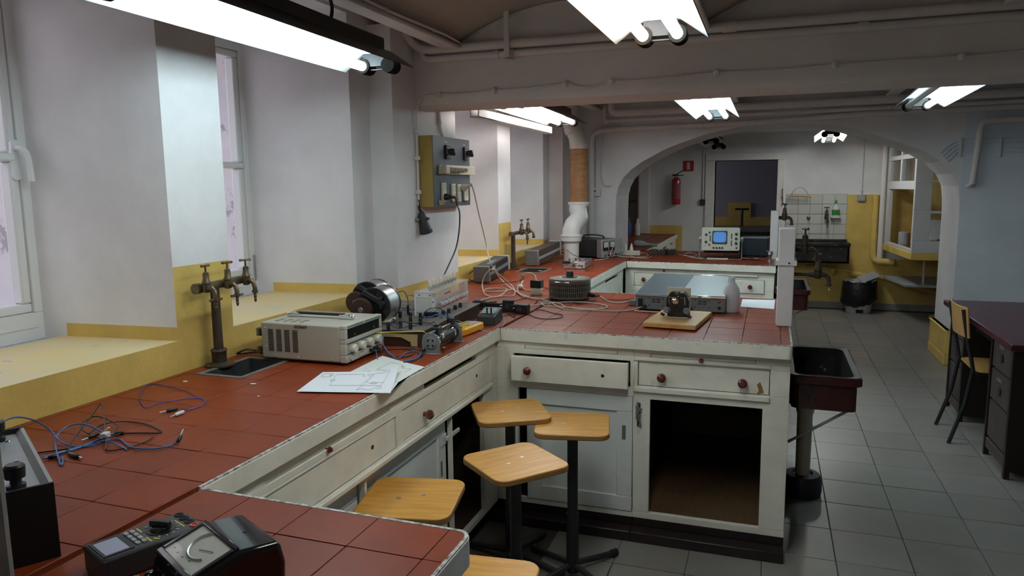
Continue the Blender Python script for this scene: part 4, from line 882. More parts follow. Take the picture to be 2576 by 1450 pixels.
obj('back_panel', MB().box((1.28,9.70,hz),(HX,9.73,zt2)).box((HX,8.36,hz),(HX+.03,9.73,zt2)), M['yellow'], t, world=True); obj('roof_panel', MB().prism([L1,(HX,8.34),(HX,9.72),L0], zt2, zt2+.03), M['fridge'], t, world=True)
t2 = thing('hood_duct', 'brown round outlet on the yellow back of the fume hood', 'duct', (1.95,9.6,1.5)); obj('ring', MB().lathe([(.03,0),(.075,0),(.08,.02),(.05,.03),(.03,.02)], (1.95,9.70,1.5), (0,-1,0), 20), M['pine'], t2, world=True)
t2 = thing('balance_case', 'grey wedge shaped instrument inside the fume hood', 'instrument', (1.9,8.9,hz)); obj('body', MB().prism([(8.6,hz+.006),(9.2,hz+.006),(9.2,hz+.30),(8.75,hz+.22),(8.6,hz+.12)], 1.58, 2.2, 0), M['greyl'], t2, world=True, bevel=.01); obj('slot', MB().obox((1.9,8.615,hz+.10),(.5,.03,.05)), M['black'], t2, world=True)
single('jar', 'grey jar standing in the open side of the fume hood', 'jar', MB().lathe([(0,0),(.06,0),(.06,.14),(.05,.15),(0,.15)], (1.46,9.35,hz+.007), n=16), M['greyl'])
t = thing('low_shelf', 'grey low shelf with a round footed yellow leg under the fume hood', 'shelf', (1.75,9.3,0))
obj('board', MB().prism([(1.30,9.68),(1.42,8.85),(2.3,8.85),(2.3,9.68)], .40, .43), M['greyl'], t, world=True, bevel=.004); v = onz(2330,778,0); obj('leg', MB().cyl((v.x,9.25,.03),(v.x,9.25,.40),.035,None,16), M['yellow'], t, world=True); obj('foot', MB().lathe([(0,0),(.10,0),(.10,.03),(.06,.045),(0,.05)], (v.x,9.25,0), n=22), M['yellow'], t, world=True); obj('hood_strut', MB().cyl((1.6,8.9,.43),(1.6,8.9,hz-.08),.012,None,8).cyl((2.2,9.6,.0),(2.2,9.6,hz-.08),.02,None,8), M['cream'], t, world=True)
pipe('yellow pipe sloping along the foot of the far wall', [(.95,9.70,.44),(1.3,9.68,.40),(1.75,9.62,.28),(2.2,9.6,.22)], .03, 'yellow', sharp=True)
# left end of the back wall
single('brown_panel', 'brown wall panel with thin pipes at the far left through the arch', 'panel', MB().box((-1.93,BY-.02,.9),(-1.665,BY,2.1)), M['brownpanel'])
single('wall_pilaster', 'white strip of wall beside the brown panel', 'pilaster', MB().box((-1.64,BY-.07,.9),(-1.50,BY,2.16)), M['pipe'], bevel=.01)
for i, xx in enumerate((-1.86,-1.76)): pipe('thin dark pipe on the brown panel, %s one' % ('left' if i == 0 else 'right'), [(xx,BY-.035,1.12),(xx,BY-.035,2.1)], .008, 'rustp', sharp=True)
pipe('dark pipe crossing the brown panel with little taps', [(-1.90,BY-.05,1.33),(-1.68,BY-.05,1.33)], .010, 'rustp', [((-1.86,BY-.05,1.33),(1,0,0)),((-1.76,BY-.05,1.33),(1,0,0))], sharp=True)
for i, (xx, yy, h, r, mm, lb) in enumerate(((-1.77,9.3,.19,.035,'blueb','dark blue bottle on the bench beyond the arch'), (-1.70,9.35,.22,.03,'blueb','taller blue bottle beside the brown panel'), (-1.60,9.4,.21,.035,'pvc','white crooked plastic pipe piece on the bench beyond the arch'))):
    single('bottle', lb, 'bottle', MB().lathe([(0,0),(r,0),(r,h*.6),(r*.4,h*.8),(r*.4,h),(0,h)], (xx,yy,ZT+.001), n=14), M[mm])
# dark room behind the door
t = thing('dark_bench', 'dark bench in the unlit room behind the doorway', 'bench', (0,11.6,0)); obj('top', MB().box((-1.6,11.2,.84),(1.1,11.9,.90)), M['greym'], t, world=True, bevel=.004); obj('body', MB().box((-1.6,11.26,0),(1.1,11.9,.84)), M['blackm'], t, world=True)
t = thing('tap_stand', 'dark tap silhouette in the unlit room behind the doorway', 'tap', (-.40,11.7,.9), 0, 'laboratory tap stands'); obj('column', MB().cyl((-.40,11.7,.9),(-.40,11.7,1.16),.02,None,10), M['blackm'], t, world=True); obj('bar', MB().cyl((-.50,11.7,1.16),(-.30,11.7,1.16),.016,None,10), M['blackm'], t, world=True)
# ================================================================= DESK AND CHAIR
DX, DZ = 1.15, .73
t = thing('desk', 'dark pedestal desk with a plum top at the right edge', 'desk', (1.6,4.9,0))
obj('top', MB().box((DX,4.15,DZ-.035),(2.05,5.66,DZ)), M['desktop'], t, world=True, bevel=.006)
for a, b in ((4.24,4.64), (5.22,5.60)):
    pd = obj('pedestal', MB().box((1.215,a,.04),(2.0,b,DZ-.035)), M['deskd'], t, world=True)
    zs = (.05,.115,.335,.515,.69); 
    for q in range(1, 4):
        dr = obj('drawer', MB().box((1.197,a+.035,zs[q]+.006),(1.215,b-.03,zs[q+1]-.006)), M['deskw'], pd, world=True, bevel=.002)
    obj('kick_board', MB().box((1.192,a+.03,.05),(1.215,b-.03,.108)), M['deskw'], pd, world=True, bevel=.003)
    obj('corner_post', MB().box((1.190,a,0),(1.215,a+.03,.69)).box((1.190,b-.025,0),(1.215,b,.69)), M['deskd'], pd, world=True)
    for q in (2, 3):
        yc, zc = (a+b)/2, zs[q]+.12; obj('card_holder', MB().box((1.190,yc-.045,zc+.01),(1.197,yc+.045,zc+.03)), M['steel'], pd, world=True); obj('ring_pull', MB().lathe([(.012,0),(.022,0),(.022,.006),(.012,.006)], (1.197,yc,zc-.04), (-1,0,0), 14), M['blackm'], pd, world=True)
obj('modesty_panel', MB().box((1.85,4.64,.25),(1.88,5.22,.69)), M['deskd'], t, world=True); obj('centre_drawer', MB().box((1.25,4.64,.60),(1.85,5.22,.69)), M['deskd'], t, world=True)
t = thing('chair', 'school chair with a plywood back and black tube legs at the dark desk', 'chair', (1.28,4.93,0), 0)
cy, hw = 4.94, .165
for s in (-1, 1):
    y = cy+s*hw
    obj('leg', MB().tube([(1.075,y,.80),(1.10,y,.66),(1.145,y,.45),(1.115,y+s*.006,.24),(1.045,y+s*.012,.0)], .0115, 8), M['blackm'], t, world=True, label='rear leg running up into the backrest')
    obj('leg', MB().tube([(1.145,y,.43),(1.40,y,.42),(1.46,y,.40),(1.50,y+s*.012,0)], .0115, 8), M['blackm'], t, world=True)
obj('seat', MB().prism(rrect(.36,.38,.05,5,1.33,cy), .437, .449, 2), M['chairw'], t, world=True, bevel=.003)
rs = []
for q in range(13):
    u = (q/12-.5)*2; yy = cy+u*.19; d = .03*(1-u*u); rs.append((yy, d))
bk = MB(); vs = []; fs = []
for yy, d in rs:
    for (x, z) in ((1.068,.815),(1.078,.815),(1.098,.635),(1.088,.635)): vs.append((x-d+.018, yy, z))
for q in range(12):
    for e in range(4): fs.append((q*4+e, q*4+(e+1)%4, q*4+4+(e+1)%4, q*4+4+e))
fs += [(0,1,2,3)[::-1], tuple(48+e for e in range(4))]
obj('backrest', bk.add(vs, fs), M['chairw'], t, world=True, bevel=.003, smooth=50)
# ================================================================= THINGS ON THE BENCHES
def cyl_y(c, r, l): return MB().cyl((c[0],c[1]-l/2,c[2]),(c[0],c[1]+l/2,c[2]), r, None, 20)
def knobmb(c, ax, r, h, n=18, ribs=True):
    ax = Vector(ax).normalized(); m = MB(); a, u = m.ring(c, ax, r, n*2)
    def rg(h_, s): return [Vector(c)+ax*h_+(p-Vector(c))*(s*(.94 if ribs and i % 2 else 1)) for i, p in enumerate(a)]
    return m.loft([rg(0,1), rg(h*.85,.96), rg(h,.86)])
# ---- beige power supply: local x = front, y = width
t = thing('power_supply', 'beige bench power supply with black carrying handle beside the circuit diagrams', 'power supply', (-1.412,2.203,ZT), R(1))
D, Wd, H = .357, .268, .146
obj('case', MB().box((-D,0,.010), (-.022,Wd,H)), [M['beiged']], t, bevel=.006)
obj('bezel', MB().plate(0, Wd, .010, H+.001, [(.016,Wd-.014,.095,.132),(.010,Wd-.008,.038,.080)], -.024, .002, 0), M['beige'], t, bevel=.003)
obj('display', MB().box((-.018,.014,.093), (-.004,Wd-.012,.134)), M['disp'], t)
obj('control_panel', MB().box((-.016,.008,.036), (-.001,Wd-.006,.082)), M['olive'], t)
obj('stripe', MB().box((-.001,.010,.076),(.0005,Wd-.008,.080)).box((-.001,.010,.038),(.0005,Wd-.008,.042)), M['navy'], t)
for k in range(4): obj('control_knob', knobmb((-.001,.042+.060*k,.0585), (1,0,0), .0158, .021), M['creaml'], t)
obj('name_strip', MB().box((-.001,.016,.1365),(.0028,.124,.143)).box((-.001,.138,.1365),(.0028,.252,.143)), M['teal'], t)
text('A', .009, M['creaml'], t, face((-.0035,.072,.105), (0,1,0), (0,0,1))); text('V', .009, M['creaml'], t, face((-.0035,.215,.105), (0,1,0), (0,0,1)))
obj('power_button', MB().prism(rrect(.030,.020,.009,4,.040,.0225), 0, .006, 0), M['beige'], t, bevel=.001); obj('push_bar', MB().box((.0,.088,.016),(.005,.142,.0275)), M['beige'], t, bevel=.002)
for y, mm in ((.196,'black'),(.218,'green'),(.240,'red')): obj('terminal', MB().lathe([(0,0),(.009,0),(.009,.012),(.006,.014),(.006,.022),(0,.022)], (.001,y,.024), (1,0,0), 14), M[mm], t)
h = MB()
for q in range(4):
    for r_ in range(8):
        for zz in (.062,.104): h.box((-D+.032+.035*q,-.0012,zz-.022+.0052*r_),(-D+.054+.035*q,.001,zz-.0195+.0052*r_))
obj('vent_slots', h, M['hole'], t)
h = MB()
for q in range(4):
    for r_ in range(7):
        for yy in (.025,.055,.185,.215): h.box((-D+.05+.035*q+.003*r_-.01,yy+.0,H-.0005),(-D+.0515+.035*q+.003*r_-.01,yy+.022,H+.0006))
obj('top_vents', h, mat('vent shade', (.22,.215,.19), .6), t)
for x, z in ((-D+.02,.125),(-D+.02,.055),(-D+.06,.022),(-.20,.022),(-.06,.022)): obj('screw', MB().lathe([(0,0),(.0035,0),(.002,.002),(0,.002)], (x,-.0005,z), (0,-1,0), 8), M['steel'], t)
text('2029669', .016, M['inkd'], t, face((-.185,-.0015,.1345), (1,0,0), (0,0,1)))
obj('handle_grip', MB().prism(rrect(.205,.022,.006,3,-.185,.134), H+.012, H+.021, 2).xf(Matrix.Identity(4)), M['black'], t, bevel=.002)
for x in (-.30,-.072): obj('handle_end', MB().box((x-.028,.121,H),(x+.028,.147,H+.018)), M['chrome'], t, bevel=.004)
for q in range(4): obj('rubber_foot', MB().cyl((-D+.03+(q%2)*(D-.08),.03+(q//2)*(Wd-.06),0),(-D+.03+(q%2)*(D-.08),.03+(q//2)*(Wd-.06),.012),.012,None,12), M['black'], t)
fs = MB().box((-D-.012,.02,.02),(-D,Wd-.02,.125))
for q in range(7):
    for zz in (.03,.10): fs.box((-D-.038,.02,zz+.0045*q-.012),(-D-.01,Wd-.02,zz+.0045*q-.0105))
obj('heat_sink', fs, M['black'], t)
wire('wire', 'short black cord looped behind the beige power supply', [(-1.83,2.24,.925),(-1.86,2.22,.93),(-1.895,2.21,.915),(-1.905,2.24,.907),(-1.87,2.26,.908),(-1.81,2.27,.915)], .0045, M['wblk'], cat='cord')
# ---- paper sheets with pencil circuits
def sheet(label, pts, lift, m, lines):
    c = sum((Vector(p) for p in pts), Vector())/4; t = thing('paper_sheet', label, 'paper', c, 0, 'circuit diagrams'); n = 10; vs = []; fs = []
    def S(u, v): return Vector(pts[0])*(1-u)*(1-v)+Vector(pts[1])*u*(1-v)+Vector(pts[2])*u*v+Vector(pts[3])*(1-u)*v+Vector((0,0,lift(u,v)))
    for j in range(n+1):
        for i in range(n+1): vs.append(S(i/n,j/n))
    for j in range(n):
        for i in range(n): k = j*(n+1)+i; fs.append((k,k+1,k+n+2,k+n+1))
    k = len(vs); vs += [v-Vector((0,0,.0006)) for v in vs]; fs += [tuple(k+q for q in reversed(f)) for f in fs]
    obj('sheet', MB().add(vs, fs), m, t, world=True, smooth=80); lm = MB()
    for L in lines:
        P = []
        for (u, v), (u2, v2) in zip(L, L[1:]): P += [S(u+(u2-u)*e/6, v+(v2-v)*e/6)+Vector((0,0,.0005)) for e in range(6)]
        P.append(S(*L[-1])+Vector((0,0,.0005))); lm.tube(P, .0006, 4)
    obj('pencil_drawing', lm, M['ink'], t, world=True); return t
def circ(u, v, r, k=1.4): return [(u+r*math.cos(2*math.pi*q/10), v+r*k*math.sin(2*math.pi*q/10)) for q in range(11)]
f_ = [onz(746,987,.903), onz(982,991,.903), onz(1003,936,.903), onz(812,938,.903)]
def lift1(u, v): return .002+.022*max(0, u-.8)*max(0, v-.45)*8
sheet('front pencil circuit diagram lying half over another sheet', f_, lift1, M['paper'], [[(.28,.30),(.22,.85),(.58,.85),(.58,.75),(.62,.75)], [(.28,.30),(.62,.30),(.70,.9)], circ(.255,.55,.03), [(.62,.1),(.66,.35),(.72,.9),(.90,.92),(.86,.30),(.62,.30)], circ(.66,.82,.035), [(.66,.5),(.72,.40),(.76,.42),(.88,.45)], circ(.765,.42,.035), [(.62,.1),(.68,.16),(.75,.1),(.82,.22)], circ(.85,.22,.03), [(.07,.90),(.05,.80),(.07,.72),(.17,.72),(.19,.80),(.17,.90),(.07,.90)], circ(.165,.81,.025)])
g_ = [onz(850,952,.901), onz(1003,962,.901), onz(1068,926,.901), onz(962,896,.901)]
sheet('rear pencil circuit diagram sticking out behind the front sheet', g_, lambda u, v: .001+.006*max(0,u-.6)*v, M['paper2'], [[(.35,.45),(.35,.85),(.60,.85),(.70,.70)], [(.35,.45),(.55,.50),(.45,.3),(.2,.3),(.15,.45)], circ(.66,.78,.03), circ(.28,.32,.03), [(.70,.70),(.85,.75),(.85,.5)]])
single('paper_sheet', 'third sheet peeping out under the two circuit diagrams at the bench edge', 'paper', MB().prism([tuple(onz(*q,.9)[:2]) for q in ((985,985),(1012,950),(1040,938),(1000,958),(960,975))], .9002, .9009), M['paper'])
# ---- round coil units behind the power supply
def drum(label, c, r, L, a):
    t = thing('coil_drum', label, 'coil', (c[0],c[1],ZT+.068), a, 'steel banded coils')
    z = c[2]-ZT-.068
    obj('band', MB().cyl((0,-L*.30,z),(0,L*.45,z), r, None, 32), M['steel'], t)
    obj('rim', MB().lathe([(r*.7,0),(r*1.02,0),(r*1.03,.008),(r*1.0,.014),(r*.7,.014)], (0,-L*.36,z), (0,1,0), 32).lathe([(r*.7,0),(r*1.02,0),(r*1.02,.012),(r*.7,.012)], (0,L*.44,z), (0,1,0), 32), M['black'], t)
    obj('inner_face', MB().lathe([(0,0),(r*.95,0),(r*.95,.012),(0,.012)], (0,-L*.36,z), (0,1,0), 28), M['char'], t)
    obj('brush_arm', MB().obox((r*.1,-L*.40,z+r*.45),(r*1.5,.02,.022),(0,.5,0)).obox((r*.55,-L*.42,z+r*.2),(.014,.02,.05)), M['blackm'], t, bevel=.003)
    obj('end_cap', MB().lathe([(0,0),(r*.62,0),(r*.66,.006),(r*.66,.02),(r*.3,.03),(0,.03)], (-r*.58,-L*.36-.032,z-r*.20), (0,1,0), 28), M['wood'], t)
    obj('hub', MB().lathe([(0,0),(.010,0),(.012,.004),(0,.004)], (-r*.58,-L*.36-.036,z-r*.20), (0,1,0), 14), M['steel'], t)
    obj('stand', MB().box((-r*.7,-L*.3,0),(r*.9,L*.4,max(.01,z-r*.80))), M['cream'], t, bevel=.008)
drum('steel banded round coil with a brown end cap just behind the beige power supply', (-1.555,2.69,1.045), .074, .13, R(4)); drum('steel banded round coil with a brown end cap tucked behind its twin, nearer the wall', (-1.685,2.86,1.045), .074, .13, R(4))
# ---- dark demonstration board with sockets
bo = Vector((-1.288,2.562,ZT)); t = thing('experiment_board', 'large dark wooden experiment board with a worn veneer edge, full of plugged wires', 'board', bo, R(3.4))
BW, BL, BH = .47, .72, .068
obj('box', MB().box((-BW,.004,0),(0,BL,BH-.006)), M['wood'], t, bevel=.002); obj('top_plate', MB().box((-BW-.003,0,BH-.006),(.004,BL+.003,BH)), M['boardt'], t, bevel=.002)
vn = MB().prism([(-BW,.038),(-.02,.038),(-.02,.052),(-BW,.052)], -.0005, .004, 1).prism([(-.048,.004),(-.022,.002),(-.022,.052),(-.050,.052),(-.052,.03)], -.0008, .004, 1).prism([(-.09,.038),(-.052,.02),(-.052,.052),(-.10,.052)], -.0006, .004, 1).prism([(-.42,.030),(-.34,.034),(-.30,.045),(-.42,.045)], -.0006, .004, 1)
obj('bare_veneer', vn, M['veneer'], t); obj('chip_edge', MB().box((.0002,.012,.03),(.0012,.022,.05)), M['veneer'], t)
def bloc(px, py): 
    v = wm(t).inverted() @ onz(px, py, ZT+BH); return v
socks = [(955,822),(977,830),(982,806),(1008,826),(1007,800),(1033,803),(1033,815),(1033,829),(1058,804),(1058,818),(1131,775)]
for px, py in socks[:10]:
    v = bloc(px, py); obj('banana_plug', MB().lathe([(0,0),(.0065,0),(.0075,.006),(.0075,.026),(.006,.030),(0,.030)], v, n=12), M['black'], t)
for px, py in ((1115,793),(1129,788),(1145,779),(1158,773)):
    v = bloc(px, py); obj('terminal_post', MB().lathe([(0,0),(.0085,0),(.0085,.018),(.006,.022),(0,.022)], v, n=12), M['black'], t)
for px, py in ((970,780),(1000,775),(985,790),(1030,778),(1090,812),(1110,800)):
    v = bloc(px, py); obj('board_socket', MB().lathe([(0,0),(.008,0),(.008,.002),(.004,.002),(.003,.0),(0,0)], v, n=12), M['black'], t)
v = bloc(1085,796); obj('round_socket', MB().lathe([(0,0),(.030,0),(.033,.006),(.033,.020),(.026,.024),(.02,.012),(0,.012)], v, n=20), M['black'], t)
TB = ZT+BH
# ---- clear lamp box
lo = onz(1094,797,TB); t = thing('lamp_box', 'clear acrylic box with rows of small bulbs, standing on the dark board', 'lamp box', (lo.x,lo.y,TB), R(4.5)); LX, LY, LH = .095, .46, .105
obj('frame', MB().box((-.012,-.002,0),(.0,.010,LH)).box((-LX,-.002,LH-.022),(.0,.004,LH)).box((-.010,LY-.012,0),(.002,LY,LH)).box((-LX,-.002,0),(-LX+.008,.006,LH-.02)), M['pvc'], t, bevel=.001)
obj('panel', MB().box((0,.01,.0),(.003,LY-.012,LH)), M['clear'], t, label='clear front panel'); obj('panel', MB().box((-LX,-.001,0),(-.012,.002,LH-.022)), M['clear'], t, label='clear end panel'); obj('lid', MB().box((-LX-.004,-.006,LH),(.006,LY+.004,LH+.004)), M['clear'], t)
obj('back_board', MB().box((-LX,.0,0),(-LX+.003,LY,LH)), M['clear'], t); obj('screw', MB().cyl((-.006,-.004,.03),(-.006,-.002,.03),.003,None,8).cyl((-.006,-.004,.065),(-.006,-.002,.065),.003,None,8).cyl((-.02,-.004,LH-.011),(-.02,-.002,LH-.011),.003,None,8).cyl((-.07,-.004,LH-.011),(-.07,-.002,LH-.011),.003,None,8), M['hole'], t)
for k in range(8):
    y = .075+k*.047; x = -LX*.5
    b = obj('bulb', MB().lathe([(0,.012),(.006,.012),(.0065,.020),(.0105,.030),(.0105,.038),(.006,.046),(0,.048)], (x,y,LH+.004), n=12), M['bulb'], t); obj('bulb_socket', MB().lathe([(0,0),(.0095,0),(.0095,.014),(.008,.016),(0,.016)], (x,y,LH+.004), n=12), M['greyl'], b)
    y = .04+k*.048
    b = obj('bulb', MB().lathe([(0,.010),(.006,.010),(.009,.020),(.008,.028),(0,.031)], (.003,y,LH*.52), (1,0,0), 12), M['bulb'], t); obj('bulb_socket', MB().lathe([(0,0),(.008,0),(.0075,.011),(0,.011)], (.003,y,LH*.52), (1,0,0), 12), M['chrome'], b)
obj('red_marks', MB().box((.003,.12,LH*.78),(.0036,.20,LH*.83)).plate(.04,.42,LH*.26,LH*.31,[(.075+.06*k,.085+.06*k,0,1) for k in range(6)],.003,.0036,0), M['red'], t)
# ---- slide rheostat
ro = Vector((-1.170,2.475,ZT)); t = thing('slide_rheostat', 'grey slide rheostat with perforated end plates beside the yellow meter', 'rheostat', ro, R(2))
def endplate(y):
    P = [(-.074,0),(0,0),(0,.045),(-.006,.066),(-.020,.080),(-.052,.083),(-.070,.066),(-.074,.045)]
    e = obj('end_plate', MB().prism(P, y-.003, y+.003, 1).box((-.080,y-.012,0),(.004,y+.012,.003)), M['greym'], t, bevel=.0015)
    obj('end_disc', MB().lathe([(0,0),(.024,0),(.022,.004),(0,.004)], (-.036,y-.003,.043), (0,-1,0), 24), M['greym'], e)
    for dx, dz in ((-.010,.010),(.010,.010),(-.010,-.010),(.010,-.010)): obj('hole', MB().cyl((-.036+dx,y-.0085,.043+dz),(-.036+dx,y-.006,.043+dz),.0042,None,10), M['hole'], e)
endplate(0); endplate(.235)
obj('coil', cyl_y((-.037,.118,.043), .0245, .222), mat('wound coil', (.035,.036,.036), .3, .5, bump=.25, bscale=1, scale=1, var=.2, stretch=(.2,260,.2)), t)
obj('band', MB().cyl((-.037,.016,.043),(-.037,.034,.043), .0262, None, 24).cyl((-.037,.185,.043),(-.037,.200,.043), .0258, None, 24), M['chrome'], t)
obj('slide_bar', MB().box((-.043,.0,.078),(-.035,.232,.084)), M['alu'], t, bevel=.001); obj('slider', MB().box((-.054,.045,.062),(-.026,.085,.094)).box((-.047,.055,.09),(-.032,.075,.105)), M['black'], t, bevel=.003); obj('contact', MB().box((-.028,.055,.048),(-.011,.075,.068)), M['chrome'], t, bevel=.002)
obj('bar_knob', MB().box((-.050,.20,.078),(-.030,.235,.104)), M['black'], t, bevel=.004)
for y in (-.008,.03): obj('terminal', MB().lathe([(0,0),(.007,0),(.008,.008),(.004,.014),(0,.014)], (-.004 if y > 0 else -.064,y,.017), (.5,-1 if y < 0 else 0,.0), 10), M['black'] if y < 0 else M['brass'], t)
# ---- yellow multimeter
t = thing('multimeter', 'yellow digital multimeter lying behind the slide rheostat', 'multimeter', (-1.245,2.90,ZT), R(-6))
obj('case', MB().prism(rrect(.092,.19,.014,4), 0, .034), M['yel'], t, bevel=.007); obj('face_plate', MB().prism(rrect(.072,.10,.008,3,0,-.03), .034, .0355), M['yel'], t); obj('screen', MB().box((-.032,.035,.034),(.032,.080,.036)), M['lcd'], t)
obj('selector', MB().lathe([(0,0),(.026,0),(.024,.007),(0,.007)], (0,-.02,.0355), n=20).box((-.004,-.044,.042),(.004,.004,.047)), mat('olive dial', (.42,.36,.06), .4), t); obj('jack', MB().cyl((-.02,-.075,.034),(-.02,-.075,.038),.006,None,10).cyl((.02,-.075,.034),(.02,-.075,.038),.006,None,10), M['black'], t)
# ---- small black meter box
v = onz(1197,820); t = thing('meter_box', 'small charcoal meter with a glossy sloped label, by the bench corner', 'meter', (-1.262,3.075,ZT), R(6))
obj('case', MB().prism([(0,0),(.15,0),(.15,.060),(.13,.062),(.008,.044),(0,.040)], 0, .086, 0), M['char'], t, bevel=.003)
obj('label', MB().add([(.008,.03,.0505),(.078,.03,.0505),(.078,.115,.0625),(.008,.115,.0625)],[(0,1,2,3)]), mat('printed label', (.36,.46,.52), .15, var=.6, scale=45, col2=(.12,.32,.20)), t)
for x in (.040,.060): obj('banana_plug', MB().lathe([(0,0),(.004,0),(.004,.028),(0,.03)], (x,.035,.048), n=10), M['black'], t)
for x in (.012,.068): obj('mark', MB().box((x,.010,.0448),(x+.01,.018,.0475)), M['red'], t)
# ---- black power strip and adapters
a, b = onz(1205,775), onz(1290,783)
t = thing('power_strip', 'black power strip behind the charcoal meter', 'power strip', ((a.x+b.x)/2,(a.y+b.y)/2,ZT), math.atan2(b.y-a.y, b.x-a.x))
obj('body', MB().prism(rrect(.27,.055,.015,4), 0, .038), M['black'], t, bevel=.005)
for k in range(3): obj('outlet', MB().lathe([(.020,0),(.020,.002),(.016,.001),(.016,-.002),(0,-.002)], (-.085+.07*k,0,.039), n=18), M['char'], t)
obj('switch', MB().box((-.125,-.012,.038),(-.108,.012,.043)), mat('blue switch', (.03,.10,.16), .3), t)
def adapter(lab, px, py, sz, a, grp='black plug adapters', z=ZT):
    v = onz(px, py, z); t = thing('power_adapter', lab, 'adapter', (v.x,v.y,z), R(a), grp)
    obj('body', MB().box((-sz[0]/2,-sz[1]/2,0),(sz[0]/2,sz[1]/2,sz[2])), M['black'], t, bevel=.005); obj('rating_label', MB().box((-sz[0]*.28,-sz[1]/2-.0006,sz[2]*.3),(sz[0]*.1,-sz[1]/2,sz[2]*.7)), M['char'], t)
    obj('pins', MB().cyl((-.01,0,sz[2]),(-.01,0,sz[2]+.014),.0022,None,8).cyl((.01,0,sz[2]),(.01,0,sz[2]+.014),.0022,None,8) if z > ZT else MB().cyl((-sz[0]/2-.014,-.008,sz[2]/2),(-sz[0]/2,-.008,sz[2]/2),.0022,None,8).cyl((-sz[0]/2-.014,.008,sz[2]/2),(-sz[0]/2,.008,sz[2]/2),.0022,None,8), M['steel'], t)
adapter('black adapter plugged at the end of the power strip', 1279,783, (.058,.045,.060), 15); adapter('black adapter lying free beside the power strip', 1314,788, (.068,.05,.046), -6)
v = onz(1350,741); t = thing('plug_block', 'white round plug block under a black adapter, left of the round transformer', 'plug', (v.x,v.y,ZT)); obj('body', MB().lathe([(0,0),(.030,0),(.034,.006),(.034,.032),(.028,.040),(0,.040)], n=24), M['creaml'], t)
t = thing('power_adapter', 'black adapter standing on the white plug block', 'adapter', (v.x,v.y,ZT+.040), R(-4), 'black plug adapters'); obj('body', MB().box((-.032,-.026,0),(.036,.026,.046)), M['black'], t, bevel=.004); obj('seam', MB().box((-.0325,-.0265,.020),(.0365,.0265,.0212)), M['char'], t)
# ---- round transformer (variac)
vx = Vector((-1.055,3.965,ZT)); t = thing('variable_transformer', 'round grey slotted transformer with a black knob on top', 'transformer', vx); r = .118
obj('base', MB().lathe([(0,0),(.110,0),(.112,.012),(0,.012)], n=32), M['black'], t); obj('core', MB().cyl((0,0,.012),(0,0,.105),r-.008,None,32), M['hole'], t)
sh = MB(); n = 64
for z0, z1 in ((.010,.022),(.044,.050),(.072,.078),(.094,.112)): sh.lathe([(r-.004,z0),(r,z0),(r,z1),(r-.004,z1)], n=48)
for k in range(n):
    a = 2*math.pi*k/n; sh.obox(((r-.002)*math.cos(a),(r-.002)*math.sin(a),.060),(.003,.0065,.088),(0,0,a))
obj('slotted_shell', sh, mat('taupe paint', (.115,.105,.085), .4, var=.15, scale=20), t); obj('top_plate', MB().lathe([(0,.108),(r-.003,.108),(r,.112),(r-.004,.119),(r*.7,.121),(0,.121)], n=48), mat('taupe top', (.135,.125,.105), .4), t)
obj('scale_ring', MB().lathe([(.045,.1205),(.066,.1205),(.066,.1222),(.045,.1222)], n=40), M['greyl'], t); obj('knob', knobmb((0,0,.122),(0,0,1),.022,.034,12).lathe([(0,.120),(.046,.120),(.044,.126),(0,.127)],n=24), M['black'], t); obj('name_plate', MB().obox((-.012,-r+.002,.104),(.085,.003,.008),(.5,0,-.1)), M['steel'], t)
obj('socket', MB().cyl((r-.01,-.02,.03),(r+.035,-.04,.028),.012,.010,12), M['black'], t)
# ---- two long instruments leaning on their bails by the far sink
def longbox(nm, lab, o, a, tilt, Wd, L, H, mats, lb):
    t = thing(nm, lab, 'instrument', o, 0, None, (tilt, 0, a)); return t
t = thing('leaning_instrument', 'black cased instrument with grey end frames leaning against the wall ledge', 'instrument', (-1.745,4.47,.905), 0, None, (R(3.5), 0, R(4)))
obj('case', MB().box((-.10,.012,.004),(0,.50,.100)), M['blackm'], t, bevel=.002); obj('end_frame', MB().box((-.105,0,0),(.006,.03,.106)), M['greym'], t, bevel=.004, label='grey rear frame'); obj('end_frame', MB().box((-.105,.48,0),(.006,.52,.106)), M['greyl'], t, bevel=.004, label='grey front frame')
obj('side_strip', MB().box((.0,.03,.040),(.004,.48,.062)), M['greym'], t); obj('top_cover', MB().box((-.10,.03,.100),(-.004,.48,.104)), M['char'], t); obj('label', MB().box((.0042,.07,.066),(.005,.15,.094)), M['greyl'], t); obj('teal_tag', MB().box((-.05,.12,.104),(-.03,.30,.1046)), M['teal'], t)
obj('bail', MB().tube([(-.02,.44,.0),(-.02,.40,-.03),(-.085,.40,-.03),(-.085,.44,0)], .003, 6), M['blackm'], t)
for z, mm in ((.05,'red'),(.03,'red'),(.018,'yel')): obj('jack', MB().cyl((-.02,.52,z),(-.02,.545,z),.006,None,10), M[mm], t)
t = thing('leaning_instrument', 'walnut sided instrument with red plugs leaning beside the white elbow duct', 'instrument', (-1.735,5.52,.905), 0, None, (R(4.5), 0, R(-4)))
obj('case', MB().box((-.10,.012,.004),(0,.56,.115)), M['walnut'], t, bevel=.002); obj('end_frame', MB().box((-.105,0,0),(.006,.035,.122)), M['greym'], t, bevel=.004, label='grey rear frame'); obj('end_frame', MB().box((-.105,.54,0),(.006,.60,.122)), M['greyl'], t, bevel=.004, label='grey front frame')
obj('side_strip', MB().box((.0,.035,.045),(.004,.54,.065)), M['greyl'], t); obj('front_panel', MB().box((-.095,.60,.01),(-.01,.605,.112)), M['black'], t)
for q in range(8): obj('banana_plug', MB().cyl((-.012-.024*(q%4),.60,.035+.035*(q//4)),(-.012-.024*(q%4),.665,.030+.035*(q//4)),.006,None,10), M['red'] if q % 3 else M['greyl'], t)
